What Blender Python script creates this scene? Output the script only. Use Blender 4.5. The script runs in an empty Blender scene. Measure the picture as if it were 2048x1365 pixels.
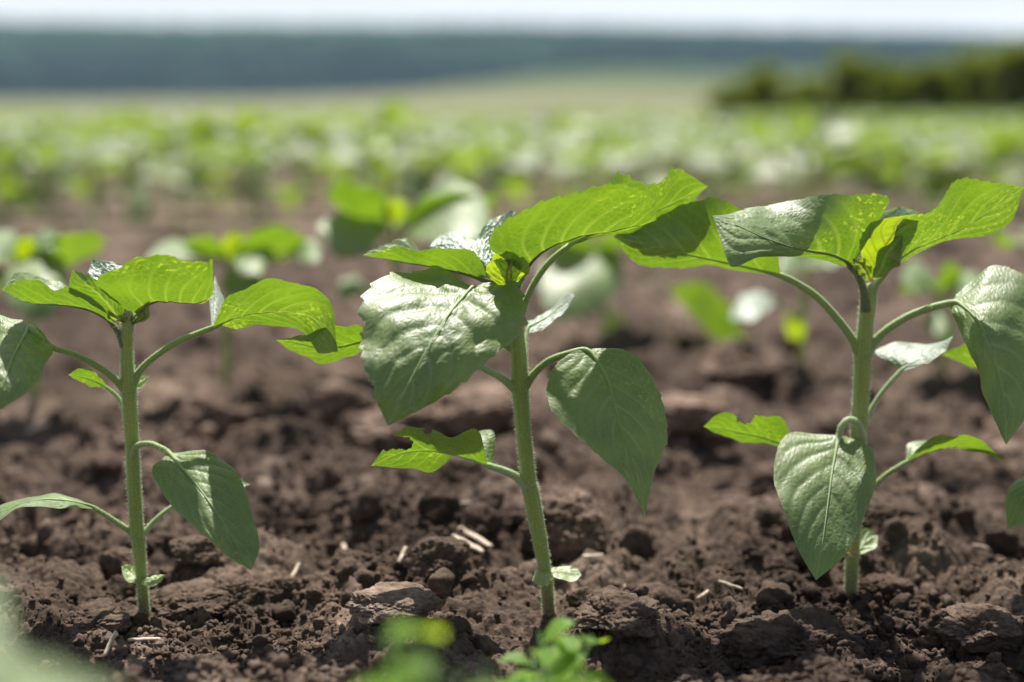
import bpy, math, random
import numpy as np
from mathutils import Vector

R = math.radians
random.seed(7)
S = bpy.context.scene
C = S.collection

# ------------------------------------------------------------------ camera
CAMH = 0.297
PITCH = math.atan(458.5 / 2844.0)
FPX = 2844.0
cam_d = bpy.data.cameras.new('camera')
cam = bpy.data.objects.new('camera', cam_d)
C.objects.link(cam)
cam.location = (0, 0, CAMH)
cam.rotation_euler = (math.pi / 2 - PITCH, 0, 0)
cam_d.sensor_width = 36.0
cam_d.lens = 50.0
cam_d.clip_start = 0.01
cam_d.clip_end = 20000
cam_d.dof.use_dof = True
cam_d.dof.focus_distance = 0.795
cam_d.dof.aperture_fstop = 2.7
cam_d.dof.aperture_blades = 0
S.camera = cam

# ------------------------------------------------------------------ sky and sun
SUN_EL, SUN_AZ = 62.0, -4.0          # azimuth measured from +Y (behind the plants) towards +X
w = bpy.data.worlds.new('World')
S.world = w
w.use_nodes = True
nt = w.node_tree
nt.nodes.clear()
sky = nt.nodes.new('ShaderNodeTexSky')
sky.sky_type = 'NISHITA'
sky.sun_disc = False
sky.sun_elevation = R(SUN_EL)
sky.sun_rotation = R(SUN_AZ)
sky.air_density = 1.0
sky.dust_density = 2.0
sky.ozone_density = 1.0
tcw = nt.nodes.new('ShaderNodeTexCoord')
mpw = nt.nodes.new('ShaderNodeMapping')
mpw.inputs['Scale'].default_value = (1.5, 1.5, 7.0)
nzw = nt.nodes.new('ShaderNodeTexNoise')
nzw.inputs['Scale'].default_value = 2.2
nzw.inputs['Detail'].default_value = 5.0
rmw = nt.nodes.new('ShaderNodeMapRange')
rmw.inputs['From Min'].default_value = 0.3
rmw.inputs['From Max'].default_value = 0.62
rmw.inputs['To Min'].default_value = 0.75
rmw.inputs['To Max'].default_value = 0.95
mxw = nt.nodes.new('ShaderNodeMix')
mxw.data_type = 'RGBA'
mxw.inputs['B'].default_value = (11.2, 11.3, 12.0, 1)     # thin high cloud, on the physical scale of the sky
bgw = nt.nodes.new('ShaderNodeBackground')
bgw.inputs['Strength'].default_value = 0.060
wow = nt.nodes.new('ShaderNodeOutputWorld')
nt.links.new(tcw.outputs['Generated'], mpw.inputs['Vector'])
nt.links.new(mpw.outputs['Vector'], nzw.inputs['Vector'])
nt.links.new(nzw.outputs['Fac'], rmw.inputs['Value'])
sxw = nt.nodes.new('ShaderNodeSeparateXYZ')
nt.links.new(tcw.outputs['Generated'], sxw.inputs[0])
hzw = nt.nodes.new('ShaderNodeMapRange')
hzw.inputs['From Min'].default_value = 0.03
hzw.inputs['From Max'].default_value = 0.20
hzw.inputs['To Min'].default_value = 1.0
hzw.inputs['To Max'].default_value = 0.06
nt.links.new(sxw.outputs['Z'], hzw.inputs['Value'])
mlw = nt.nodes.new('ShaderNodeMath')
mlw.operation = 'MULTIPLY'
nt.links.new(rmw.outputs['Result'], mlw.inputs[0])
nt.links.new(hzw.outputs['Result'], mlw.inputs[1])
nt.links.new(mlw.outputs[0], mxw.inputs['Factor'])
nt.links.new(sky.outputs['Color'], mxw.inputs['A'])
nt.links.new(mxw.outputs['Result'], bgw.inputs['Color'])
nt.links.new(bgw.outputs['Background'], wow.inputs['Surface'])

sun_d = bpy.data.lights.new('sun', 'SUN')
sun_d.energy = 5.0
sun_d.angle = R(0.9)
sun_d.color = (1.0, 0.955, 0.88)
sun = bpy.data.objects.new('sun', sun_d)
C.objects.link(sun)
sd = Vector((math.sin(R(SUN_AZ)) * math.cos(R(SUN_EL)), math.cos(R(SUN_AZ)) * math.cos(R(SUN_EL)), math.sin(R(SUN_EL))))
sun.rotation_euler = sd.to_track_quat('Z', 'Y').to_euler()
sun.location = (0, 0, 5)

S.view_settings.view_transform = 'Standard'
S.view_settings.look = 'None'
S.view_settings.exposure = 0.78
S.view_settings.gamma = 1.0
S.cycles.use_denoising = True
S.cycles.max_bounces = 8
S.cycles.diffuse_bounces = 3
S.cycles.transmission_bounces = 4
S.cycles.volume_bounces = 1
S.cycles.use_adaptive_sampling = False
S.cycles.sample_clamp_indirect = 6.0

# ------------------------------------------------------------------ small helpers
def at(px, py, Y):
    """pixel of the 2048x1365 photograph, world distance Y -> world point"""
    cx, cy = (px - 1024.0) / FPX, (682.5 - py) / FPX
    cp, sp = math.cos(PITCH), math.sin(PITCH)
    dy, dz = cp + cy * sp, -sp + cy * cp
    k = Y / dy
    return np.array((cx * k, Y, CAMH + dz * k))

def ground_Y(px, py, z=0.0):
    cy = (682.5 - py) / FPX
    cp, sp = math.cos(PITCH), math.sin(PITCH)
    dy, dz = cp + cy * sp, -sp + cy * cp
    return (z - CAMH) / dz * dy

def tag(o, label=None, cat=None, group=None, kind=None):
    if label: o['label'] = label
    if cat: o['category'] = cat
    if group: o['group'] = group
    if kind: o['kind'] = kind
    return o

def empty(name, loc, rz=0.0):
    o = bpy.data.objects.new(name, None)
    o.empty_display_size = 0.02
    C.objects.link(o)
    o.location = loc
    o.rotation_euler = (0, 0, rz)
    return o

def mesh_obj(name, V, F, mat, parent=None, smooth=True, attrs=None, uv=None, org=None):
    """V (n,3) world (or parent-local when org is given as zeros); F (m,k) int array or list of such arrays"""
    V = np.asarray(V, dtype=np.float32)
    if org is not None: V = V - np.asarray(org, dtype=np.float32)
    if not isinstance(F, (list, tuple)): F = [F]
    F = [np.asarray(f, dtype=np.int32) for f in F if len(f)]
    me = bpy.data.meshes.new(name)
    nl = sum(f.size for f in F); npoly = sum(len(f) for f in F)
    me.vertices.add(len(V)); me.loops.add(nl); me.polygons.add(npoly)
    me.vertices.foreach_set('co', V.ravel())
    li = np.concatenate([f.ravel() for f in F])
    tot = np.concatenate([np.full(len(f), f.shape[1], dtype=np.int32) for f in F])
    st = np.concatenate(([0], np.cumsum(tot)[:-1])).astype(np.int32)
    me.loops.foreach_set('vertex_index', li)
    me.polygons.foreach_set('loop_start', st)
    me.polygons.foreach_set('loop_total', tot)
    me.polygons.foreach_set('use_smooth', np.full(npoly, smooth, dtype=bool))
    if attrs:
        for k, a in attrs.items():
            at_ = me.attributes.new(k, 'FLOAT', 'POINT')
            at_.data.foreach_set('value', np.asarray(a, dtype=np.float32).ravel())
    if uv is not None:
        u = me.uv_layers.new(name='UVMap')
        u.data.foreach_set('uv', np.asarray(uv, dtype=np.float32)[li].ravel())
    me.update(calc_edges=True)
    me.validate(clean_customdata=False)
    me.materials.append(mat)
    o = bpy.data.objects.new(name, me)
    C.objects.link(o)
    if parent is not None: o.parent = parent
    return o

def grid_faces(a, b):
    i = np.arange(a * b).reshape(a, b)
    return np.stack([i[:-1, :-1], i[1:, :-1], i[1:, 1:], i[:-1, 1:]], -1).reshape(-1, 4)

# hashed noise in numpy
def _h(ix, iy, seed):
    ix = ix.astype(np.int64).astype(np.uint32); iy = iy.astype(np.int64).astype(np.uint32)
    n = ix * np.uint32(374761393) + iy * np.uint32(668265263) + np.uint32((seed * 974634777) & 0xffffffff)
    n = (n ^ (n >> np.uint32(13))) * np.uint32(1274126177)
    n = n ^ (n >> np.uint32(16))
    n = n * np.uint32(2246822519); n = n ^ (n >> np.uint32(15))
    return (n & np.uint32(0xffffff)).astype(np.float32) / np.float32(0xffffff)

def vnoise(x, y, seed=0):
    fx, fy = np.floor(x), np.floor(y)
    tx, ty = (x - fx), (y - fy)
    tx = tx * tx * (3 - 2 * tx); ty = ty * ty * (3 - 2 * ty)
    a = _h(fx, fy, seed); b = _h(fx + 1, fy, seed); c = _h(fx, fy + 1, seed); d = _h(fx + 1, fy + 1, seed)
    return (a + (b - a) * tx) * (1 - ty) + (c + (d - c) * tx) * ty

def fbm(x, y, seed=0, oct=4, g=0.5):
    s = 0; a = 1.0; t = 0
    for k in range(oct):
        s = s + a * (vnoise(x, y, seed + k * 17) - 0.5); t += a; a *= g
        x = x * 2.03 + 11.3; y = y * 2.03 + 5.7
    return s / t

def worley(x, y, seed=0):
    """nearest feature distance and the hash of its cell"""
    fx, fy = np.floor(x), np.floor(y)
    best = np.full(x.shape, 9.0, dtype=np.float32); hid = np.zeros(x.shape, dtype=np.float32)
    for i in (-1, 0, 1):
        for j in (-1, 0, 1):
            cx, cy = fx + i, fy + j
            px = cx + 0.1 + 0.8 * _h(cx, cy, seed); py = cy + 0.1 + 0.8 * _h(cx, cy, seed + 5)
            d = (px - x) ** 2 + (py - y) ** 2
            m = d < best
            best = np.where(m, d, best); hid = np.where(m, _h(cx, cy, seed + 9), hid)
    return np.sqrt(best), hid

def bumps(x, y, seed, r0, r1, keep, pw):
    """highest of the rounded lumps of the neighbouring cells: no steps between cells"""
    fx, fy = np.floor(x), np.floor(y)
    best = np.zeros(x.shape, dtype=np.float32)
    for i in (-1, 0, 1):
        for j in (-1, 0, 1):
            cx, cy = fx + i, fy + j
            px = cx + 0.1 + 0.8 * _h(cx, cy, seed); py = cy + 0.1 + 0.8 * _h(cx, cy, seed + 5); hd = _h(cx, cy, seed + 9)
            q = ((px - x) ** 2 + (py - y) ** 2) / (r0 + r1 * hd) ** 2
            on = _h(cx, cy, seed + 21) < keep
            best = np.maximum(best, np.clip(1 - q, 0, 1) ** pw * (0.45 + 0.75 * hd) * on)
    return best

FOOT = []     # feet of the focused seedlings, soil is level there

def soil_h(x, y, fine=True):
    x = np.asarray(x, dtype=np.float32); y = np.asarray(y, dtype=np.float32)
    wx = x + 0.012 * fbm(x * 30, y * 30, 91, 3); wy = y + 0.012 * fbm(x * 30 + 7, y * 30, 92, 3)
    mac = 0.022 * fbm(x * 4.2, y * 4.2, 3, 3)
    calm = np.ones_like(x)
    for fx, fy in FOOT:
        calm = np.minimum(calm, np.clip((np.hypot(x - fx, y - fy) - 0.02) / 0.06, 0, 1))
    h = mac * calm
    for sc, amp, keep, sd in ((0.055, 0.36, 0.45, 11), (0.027, 0.38, 0.6, 23), (0.013, 0.40, 0.75, 37)):
        h = h + bumps(wx / sc, wy / sc, sd, 0.50, 0.40, keep, 0.75) * sc * amp * (calm if sc > 0.02 else 1)
    if fine:
        for sc, amp, sd in ((0.0062, 0.40, 51), (0.003, 0.34, 67)):
            h = h + bumps(wx / sc + 3 * fbm(x * 60, y * 60, 7, 2), wy / sc, sd, 0.55, 0.35, 0.9, 0.8) * sc * amp
        h = h + 0.0016 * fbm(x * 500, y * 500, 77, 3)
    # drying cracks
    d = np.abs(fbm(x * 7 + 1.2, y * 7, 131, 4, 0.6))
    h = h - 0.007 * np.exp(-(d / 0.011) ** 2) * (vnoise(x * 6, y * 6, 133) > 0.55)
    return h - 0.009 * calm

# ------------------------------------------------------------------ materials
def new_mat(name):
    m = bpy.data.materials.new(name); m.use_nodes = True
    m.node_tree.nodes.clear()
    return m, m.node_tree

def N(nt, t, **kw):
    n = nt.nodes.new(t)
    for k, v in kw.items():
        if hasattr(n, k) and k not in n.inputs: setattr(n, k, v)
        else: n.inputs[k].default_value = v
    return n

def ramp(nt, stops):
    r = nt.nodes.new('ShaderNodeValToRGB')
    e = r.color_ramp.elements
    e[0].position, e[0].color = stops[0][0], (*stops[0][1], 1)
    e[1].position, e[1].color = stops[-1][0], (*stops[-1][1], 1)
    for p, c in stops[1:-1]:
        x = e.new(p); x.color = (*c, 1)
    return r

def mixc(nt, f, a, b, blend='MIX'):
    m = nt.nodes.new('ShaderNodeMix'); m.data_type = 'RGBA'; m.blend_type = blend
    for s, v in (('Factor', f), ('A', a), ('B', b)):
        if hasattr(v, 'links') or isinstance(v, bpy.types.NodeSocket): nt.links.new(v, m.inputs[s])
        elif isinstance(v, (int, float)): m.inputs[s].default_value = v
        else: m.inputs[s].default_value = (*v, 1)
    return m.outputs['Result']

def math_n(nt, op, a, b=0.0, clamp=False):
    m = nt.nodes.new('ShaderNodeMath'); m.operation = op; m.use_clamp = clamp
    for i, v in enumerate((a, b)):
        if isinstance(v, bpy.types.NodeSocket): nt.links.new(v, m.inputs[i])
        else: m.inputs[i].default_value = v
    return m.outputs[0]

def soil_material(name, tone=1.0, far=False):
    m, nt = new_mat(name)
    tc = N(nt, 'ShaderNodeNewGeometry')
    pos = tc.outputs['Position']
    n1 = N(nt, 'ShaderNodeTexNoise', Scale=9.0, Detail=5.0, Roughness=0.6)
    n2 = N(nt, 'ShaderNodeTexNoise', Scale=160.0, Detail=6.0, Roughness=0.7)
    n3 = N(nt, 'ShaderNodeTexNoise', Scale=900.0, Detail=3.0, Roughness=0.7)
    n4 = N(nt, 'ShaderNodeTexVoronoi', Scale=330.0)
    for n in (n1, n2, n3, n4): nt.links.new(pos, n.inputs['Vector'])
    c1 = ramp(nt, [(0.3, (0.052 * tone, 0.036 * tone, 0.027 * tone)), (0.52, (0.108 * tone, 0.076 * tone, 0.057 * tone)), (0.72, (0.275 * tone, 0.207 * tone, 0.162 * tone))])
    nt.links.new(n1.outputs['Fac'], c1.inputs['Fac'])
    c2 = ramp(nt, [(0.3, (0.5, 0.46, 0.44)), (0.5, (0.95, 0.93, 0.92)), (0.72, (1.6, 1.58, 1.52))])
    nt.links.new(n2.outputs['Fac'], c2.inputs['Fac'])
    col = mixc(nt, 1.0, c1.outputs['Color'], c2.outputs['Color'], 'MULTIPLY')
    n5 = N(nt, 'ShaderNodeTexNoise', Scale=2.6, Detail=4.0, Roughness=0.6, Distortion=0.6)
    nt.links.new(pos, n5.inputs['Vector'])
    c5 = ramp(nt, [(0.36, (0.70, 0.68, 0.66)), (0.5, (0.98, 0.98, 0.98)), (0.64, (1.42, 1.42, 1.42))])     # damp and dried out patches
    nt.links.new(n5.outputs['Fac'], c5.inputs['Fac'])
    col = mixc(nt, 1.0, col, c5.outputs['Color'], 'MULTIPLY')
    sp = ramp(nt, [(0.66, (0, 0, 0)), (0.74, (1, 1, 1))])
    nt.links.new(n3.outputs['Fac'], sp.inputs['Fac'])
    col = mixc(nt, math_n(nt, 'MULTIPLY', sp.outputs['Color'], 0.35), col, (0.36, 0.30, 0.25))
    b = N(nt, 'ShaderNodeBsdfPrincipled', Roughness=0.95)
    b.inputs['Specular IOR Level'].default_value = 0.22
    nt.links.new(col, b.inputs['Base Color'])
    if not far:
        h = math_n(nt, 'ADD', n2.outputs['Fac'], math_n(nt, 'MULTIPLY', n3.outputs['Fac'], 0.35))
        h = math_n(nt, 'SUBTRACT', h, math_n(nt, 'MULTIPLY', n4.outputs['Distance'], 0.25))
        bp = N(nt, 'ShaderNodeBump', Strength=0.85, Distance=0.0024)
        nt.links.new(h, bp.inputs['Height'])
        nt.links.new(bp.outputs['Normal'], b.inputs['Normal'])
    o = N(nt, 'ShaderNodeOutputMaterial')
    nt.links.new(b.outputs[0], o.inputs['Surface'])
    return m

def leaf_material(name, refl=(0.180, 0.290, 0.044), trans=(0.140, 0.268, 0.003), vein_refl=(0.24, 0.33, 0.17), vein_trans=(0.34, 0.48, 0.04),
                  tmix=0.46, rough=0.52, spec=1.0, spots=1.0, retic=1.0, sheen=0.2):
    m, nt = new_mat(name)
    uv = N(nt, 'ShaderNodeUVMap')
    oi = N(nt, 'ShaderNodeObjectInfo')
    va = N(nt, 'ShaderNodeAttribute', attribute_name='vein')
    ea = N(nt, 'ShaderNodeAttribute', attribute_name='rim')
    sc = N(nt, 'ShaderNodeVectorMath', operation='ADD')
    rv = N(nt, 'ShaderNodeCombineXYZ')
    nt.links.new(math_n(nt, 'MULTIPLY', oi.outputs['Random'], 3.0), rv.inputs[2])
    nt.links.new(uv.outputs[0], sc.inputs[0]); nt.links.new(rv.outputs[0], sc.inputs[1])
    p = sc.outputs[0]
    vo = N(nt, 'ShaderNodeTexVoronoi', Scale=300.0, feature='DISTANCE_TO_EDGE')
    n1 = N(nt, 'ShaderNodeTexNoise', Scale=38.0, Detail=4.0)
    n2 = N(nt, 'ShaderNodeTexNoise', Scale=700.0, Detail=2.0)
    vs = N(nt, 'ShaderNodeTexNoise', Scale=420.0, Detail=3.0, Roughness=0.6)
    ns = N(nt, 'ShaderNodeTexNoise', Scale=26.0, Detail=2.0)
    for n in (vo, n1, n2, vs, ns): nt.links.new(p, n.inputs['Vector'])
    net = ramp(nt, [(0.0, (1, 1, 1)), (0.09, (0, 0, 0))])
    nt.links.new(vo.outputs['Distance'], net.inputs['Fac'])
    netv = math_n(nt, 'MULTIPLY', net.outputs['Color'], 0.30 * retic)
    vein = math_n(nt, 'MAXIMUM', va.outputs['Fac'], netv, True)
    # pale translucent freckles, only in patches
    sp = ramp(nt, [(0.56, (0, 0, 0)), (0.66, (1, 1, 1))])
    nt.links.new(vs.outputs['Fac'], sp.inputs['Fac'])
    pa = ramp(nt, [(0.52, (0, 0, 0)), (0.60, (1, 1, 1))])
    nt.links.new(ns.outputs['Fac'], pa.inputs['Fac'])
    spot = math_n(nt, 'MULTIPLY', math_n(nt, 'MULTIPLY', sp.outputs['Color'], pa.outputs['Color']), 0.6 * spots)
    var = ramp(nt, [(0.25, (0.58, 0.66, 0.5)), (0.75, (1.35, 1.25, 1.4))])
    nt.links.new(n1.outputs['Fac'], var.inputs['Fac'])
    rc = mixc(nt, 1.0, refl, var.outputs['Color'], 'MULTIPLY')
    rc = mixc(nt, vein, rc, vein_refl)
    rc = mixc(nt, spot, rc, (0.20, 0.30, 0.06))
    rc = mixc(nt, math_n(nt, 'MULTIPLY', ea.outputs['Fac'], 0.6), rc, (0.35, 0.36, 0.14))
    tcx = mixc(nt, 0.8, trans, var.outputs['Color'], 'MULTIPLY')
    tcx = mixc(nt, vein, tcx, vein_trans)
    tcx = mixc(nt, spot, tcx, (0.62, 0.74, 0.06))
    bs = N(nt, 'ShaderNodeBsdfPrincipled', Roughness=rough)
    bs.inputs['Specular IOR Level'].default_value = spec
    bs.inputs['IOR'].default_value = 1.7
    bs.inputs['Sheen Weight'].default_value = sheen
    bs.inputs['Sheen Roughness'].default_value = 0.55
    bs.inputs['Sheen Tint'].default_value = (0.9, 1.0, 0.9, 1)
    nt.links.new(rc, bs.inputs['Base Color'])
    tr = N(nt, 'ShaderNodeBsdfTranslucent')
    nt.links.new(tcx, tr.inputs['Color'])
    hh = math_n(nt, 'ADD', math_n(nt, 'MULTIPLY', vo.outputs['Distance'], 1.3), math_n(nt, 'MULTIPLY', n2.outputs['Fac'], 0.4))
    bp = N(nt, 'ShaderNodeBump', Strength=0.5, Distance=0.0006)
    nt.links.new(hh, bp.inputs['Height'])
    nt.links.new(bp.outputs['Normal'], bs.inputs['Normal'])
    mx = N(nt, 'ShaderNodeMixShader'); mx.inputs[0].default_value = tmix
    nt.links.new(bs.outputs[0], mx.inputs[1]); nt.links.new(tr.outputs[0], mx.inputs[2])
    o = N(nt, 'ShaderNodeOutputMaterial')
    nt.links.new(mx.outputs[0], o.inputs['Surface'])
    return m

def stem_material(name, a=(0.19, 0.26, 0.035), b=(0.40, 0.50, 0.12), foot=(0.20, 0.14, 0.055)):
    m, nt = new_mat(name)
    uv = N(nt, 'ShaderNodeUVMap')
    mp = N(nt, 'ShaderNodeMapping'); mp.inputs['Scale'].default_value = (9.0, 90.0, 1.0)
    nt.links.new(uv.outputs[0], mp.inputs['Vector'])
    n1 = N(nt, 'ShaderNodeTexNoise', Scale=1.0, Detail=4.0)
    nt.links.new(mp.outputs[0], n1.inputs['Vector'])
    n2 = N(nt, 'ShaderNodeTexNoise', Scale=420.0, Detail=3.0)
    geo = N(nt, 'ShaderNodeNewGeometry')
    nt.links.new(geo.outputs['Position'], n2.inputs['Vector'])
    cr = ramp(nt, [(0.3, a), (0.7, b)])
    nt.links.new(n1.outputs['Fac'], cr.inputs['Fac'])
    c = cr.outputs['Color']
    dk = ramp(nt, [(0.66, (0, 0, 0)), (0.74, (1, 1, 1))])
    nt.links.new(n2.outputs['Fac'], dk.inputs['Fac'])
    c = mixc(nt, math_n(nt, 'MULTIPLY', dk.outputs['Color'], 0.5), c, (0.26, 0.30, 0.12))
    fa = N(nt, 'ShaderNodeAttribute', attribute_name='foot')
    c = mixc(nt, fa.outputs['Fac'], c, foot)
    bs = N(nt, 'ShaderNodeBsdfPrincipled', Roughness=0.5)
    bs.inputs['Subsurface Weight'].default_value = 0.35
    bs.inputs['Subsurface Radius'].default_value = (0.5, 1.0, 0.15)
    bs.inputs['Subsurface Scale'].default_value = 0.003
    bs.inputs['Sheen Weight'].default_value = 0.5
    nt.links.new(c, bs.inputs['Base Color'])
    bp = N(nt, 'ShaderNodeBump', Strength=0.35, Distance=0.0008)
    nt.links.new(n1.outputs['Fac'], bp.inputs['Height'])
    nt.links.new(bp.outputs['Normal'], bs.inputs['Normal'])
    o = N(nt, 'ShaderNodeOutputMaterial')
    nt.links.new(bs.outputs[0], o.inputs['Surface'])
    return m

def hair_material():
    m, nt = new_mat('plant_hair')
    d = N(nt, 'ShaderNodeBsdfDiffuse'); d.inputs[0].default_value = (0.78, 0.82, 0.66, 1)
    t = N(nt, 'ShaderNodeBsdfTranslucent'); t.inputs[0].default_value = (0.7, 0.75, 0.55, 1)
    x = N(nt, 'ShaderNodeMixShader')
    nt.links.new(d.outputs[0], x.inputs[1]); nt.links.new(t.outputs[0], x.inputs[2])
    o = N(nt, 'ShaderNodeOutputMaterial'); nt.links.new(x.outputs[0], o.inputs['Surface'])
    return m

def noise_material(name, stops, scale, rough=0.95, detail=5.0, spec=0.2, bump=0.0):
    m, nt = new_mat(name)
    g = N(nt, 'ShaderNodeNewGeometry')
    n = N(nt, 'ShaderNodeTexNoise', Scale=scale, Detail=detail)
    nt.links.new(g.outputs['Position'], n.inputs['Vector'])
    r = ramp(nt, stops); nt.links.new(n.outputs['Fac'], r.inputs['Fac'])
    b = N(nt, 'ShaderNodeBsdfPrincipled', Roughness=rough)
    b.inputs['Specular IOR Level'].default_value = spec
    nt.links.new(r.outputs['Color'], b.inputs['Base Color'])
    if bump:
        bp = N(nt, 'ShaderNodeBump', Strength=0.6, Distance=bump)
        nt.links.new(n.outputs['Fac'], bp.inputs['Height']); nt.links.new(bp.outputs['Normal'], b.inputs['Normal'])
    o = N(nt, 'ShaderNodeOutputMaterial'); nt.links.new(b.outputs[0], o.inputs['Surface'])
    return m

M_SOIL = soil_material('tilled_soil')
M_SOILFAR = soil_material('tilled_soil_far', 1.15, True)
M_CLOD = soil_material('soil_clod', 1.15)
M_CLODPALE = soil_material('dry_soil_clod', 1.9)
M_LEAF = leaf_material('sunflower_leaf')
M_LEAFDARK = leaf_material('sunflower_leaf_young', refl=(0.06, 0.14, 0.04), trans=(0.40, 0.56, 0.008), vein_refl=(0.10, 0.06, 0.03), vein_trans=(0.14, 0.10, 0.01), spots=0.0, retic=0.25)
M_CRINK = leaf_material('sunflower_leaf_crinkled', refl=(0.30, 0.40, 0.30), trans=(0.40, 0.60, 0.16), vein_refl=(0.2, 0.3, 0.2), vein_trans=(0.3, 0.4, 0.1), tmix=0.35, rough=0.5, spots=0.0)
M_LEAFLIT = leaf_material('leaf_sunlit_copy', refl=(0.20, 0.28, 0.20), trans=(0.30, 0.42, 0.05), vein_refl=(0.3, 0.38, 0.28), vein_trans=(0.4, 0.5, 0.1), tmix=0.3, rough=0.6, spots=0.0, retic=0.3)  # lit copy of the leaf: whiteness of sunlit upper sides put into the colour
M_FIELD = leaf_material('field_leaf', refl=(0.14, 0.22, 0.05), trans=(0.19, 0.31, 0.008), spots=0, retic=0, spec=0.55, sheen=0.1)
M_COT = leaf_material('cotyledon_leaf', refl=(0.24, 0.34, 0.12), trans=(0.60, 0.80, 0.14), vein_refl=(0.3, 0.4, 0.15), vein_trans=(0.6, 0.8, 0.2), tmix=0.4, rough=0.55, spots=0.0, retic=0.1)
M_COTOLD = leaf_material('cotyledon_withering', refl=(0.20, 0.24, 0.05), trans=(0.60, 0.52, 0.04), vein_refl=(0.2, 0.12, 0.04), vein_trans=(0.4, 0.25, 0.04), tmix=0.4, rough=0.4, spots=0.2, retic=0.5)
M_WEED = leaf_material('weed_leaf', refl=(0.13, 0.27, 0.03), trans=(0.62, 0.80, 0.01), vein_refl=(0.14, 0.26, 0.06), vein_trans=(0.5, 0.9, 0.1), spots=0.0, retic=0.3, sheen=0.0, spec=0.15)
M_STEM = stem_material('sunflower_stem')
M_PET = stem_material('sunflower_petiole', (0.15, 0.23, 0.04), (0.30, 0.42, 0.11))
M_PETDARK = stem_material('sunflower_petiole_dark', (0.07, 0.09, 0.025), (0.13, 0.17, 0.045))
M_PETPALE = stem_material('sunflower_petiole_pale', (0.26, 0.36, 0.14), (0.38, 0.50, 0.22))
M_HAIR = hair_material()
M_STRAW = noise_material('dry_straw', [(0.3, (0.30, 0.22, 0.15)), (0.7, (0.66, 0.56, 0.44))], 240.0, 0.6, spec=0.4)

# ------------------------------------------------------------------ shapes
def crom(P, n):
    """Catmull-Rom through rows of P (K,...), n samples, by row index"""
    P = np.asarray(P, dtype=float)
    K = len(P)
    Q = np.concatenate([[2 * P[0] - P[1]], P, [2 * P[-1] - P[-2]]])
    t = np.linspace(0, K - 1, n); i = np.minimum(t.astype(int), K - 2); f = t - i
    sh = (n,) + (1,) * (P.ndim - 1)
    f = f.reshape(sh)
    a, b, c, d = Q[i], Q[i + 1], Q[i + 2], Q[i + 3]
    return 0.5 * ((2 * b) + (-a + c) * f + (2 * a - 5 * b + 4 * c - d) * f ** 2 + (-a + 3 * b - 3 * c + d) * f ** 3)

def tube(P, r, n=14, sub=6, ridges=0.0, seed=0, cap=True):
    """P (K,3) points, r (K,) radii -> V, F list, uv, per-vertex t, normals"""
    m = (len(P) - 1) * sub + 1
    Pc = crom(P, m); rc = np.maximum(crom(np.asarray(r, dtype=float)[:, None], m)[:, 0], 1e-5)
    T = np.gradient(Pc, axis=0); T /= np.linalg.norm(T, axis=1)[:, None] + 1e-12
    u = np.cross(T[0], (0, 1, 0.1)); u /= np.linalg.norm(u)
    U = np.zeros_like(Pc); U[0] = u
    for i in range(1, m):
        u = U[i - 1] - T[i] * np.dot(U[i - 1], T[i]); U[i] = u / (np.linalg.norm(u) + 1e-12)
    W = np.cross(T, U)
    th = np.linspace(0, 2 * math.pi, n, endpoint=False)
    rr = rc[:, None] * (1 + ridges * np.cos(th * 7 + seed)[None, :])
    nr = U[:, None, :] * np.cos(th)[None, :, None] + W[:, None, :] * np.sin(th)[None, :, None]
    V = (Pc[:, None, :] + nr * rr[:, :, None]).reshape(-1, 3)
    i = np.arange(m * n).reshape(m, n); j = np.roll(i, -1, axis=1)
    F = [np.stack([i[:-1], j[:-1], j[1:], i[1:]], -1).reshape(-1, 4)]
    if cap:
        V = np.concatenate([V, [Pc[0] - T[0] * rc[0] * .3, Pc[-1] + T[-1] * rc[-1] * .6]])
        a, b = m * n, m * n + 1
        F.append(np.concatenate([np.stack([np.full(n, a), j[0], i[0]], -1), np.stack([np.full(n, b), i[-1], j[-1]], -1)]))
    L = np.concatenate([[0], np.cumsum(np.linalg.norm(np.diff(Pc, axis=0), axis=1))])
    uv = np.stack([np.repeat(L, n), np.tile(th / 6.283, m)], -1)
    t = np.repeat(L, n)
    if cap:
        uv = np.concatenate([uv, [[0, 0], [L[-1], 0]]]); t = np.concatenate([t, [0, L[-1]]])
    return V, F, uv, t, nr.reshape(-1, 3), rc

def hairs_mesh(name, P, r, count, parent, org, seed, length=0.0017, wd=0.00012):
    rs = np.random.RandomState(seed)
    V, F, uv, t, nr, rc = tube(P, r, 24, 10, cap=False)
    k = rs.randint(0, len(V), count)
    k = k % (len(V) - 24); n = nr[k]; fr_ = rs.uniform(0, 1, (count, 1))
    Vk = V[k] * (1 - fr_) + V[k + 24] * fr_
    d = n + rs.normal(0, 0.28, (count, 3)) + np.array((0, 0, -0.12)); d /= np.linalg.norm(d, axis=1)[:, None]
    b = Vk - n * 0.0002 + rs.normal(0, 0.00022, (count, 3))
    ln = length * rs.uniform(0.45, 1.3, count)[:, None]
    s = np.cross(d, rs.normal(0, 1, (count, 3))); s /= np.linalg.norm(s, axis=1)[:, None]
    s *= wd
    q = np.cross(d, s)
    VV = np.stack([b + s, b - s * .5 + q * .86, b - s * .5 - q * .86, b + d * ln], 1).reshape(-1, 3)
    i = np.arange(count)[:, None] * 4
    FF = np.concatenate([i + np.array([[0, 1, 3]]), i + np.array([[1, 2, 3]]), i + np.array([[2, 0, 3]])])
    o = mesh_obj(name, VV, FF, M_HAIR, parent, False, org=org)
    o['kind'] = 'stuff'
    return o

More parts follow.
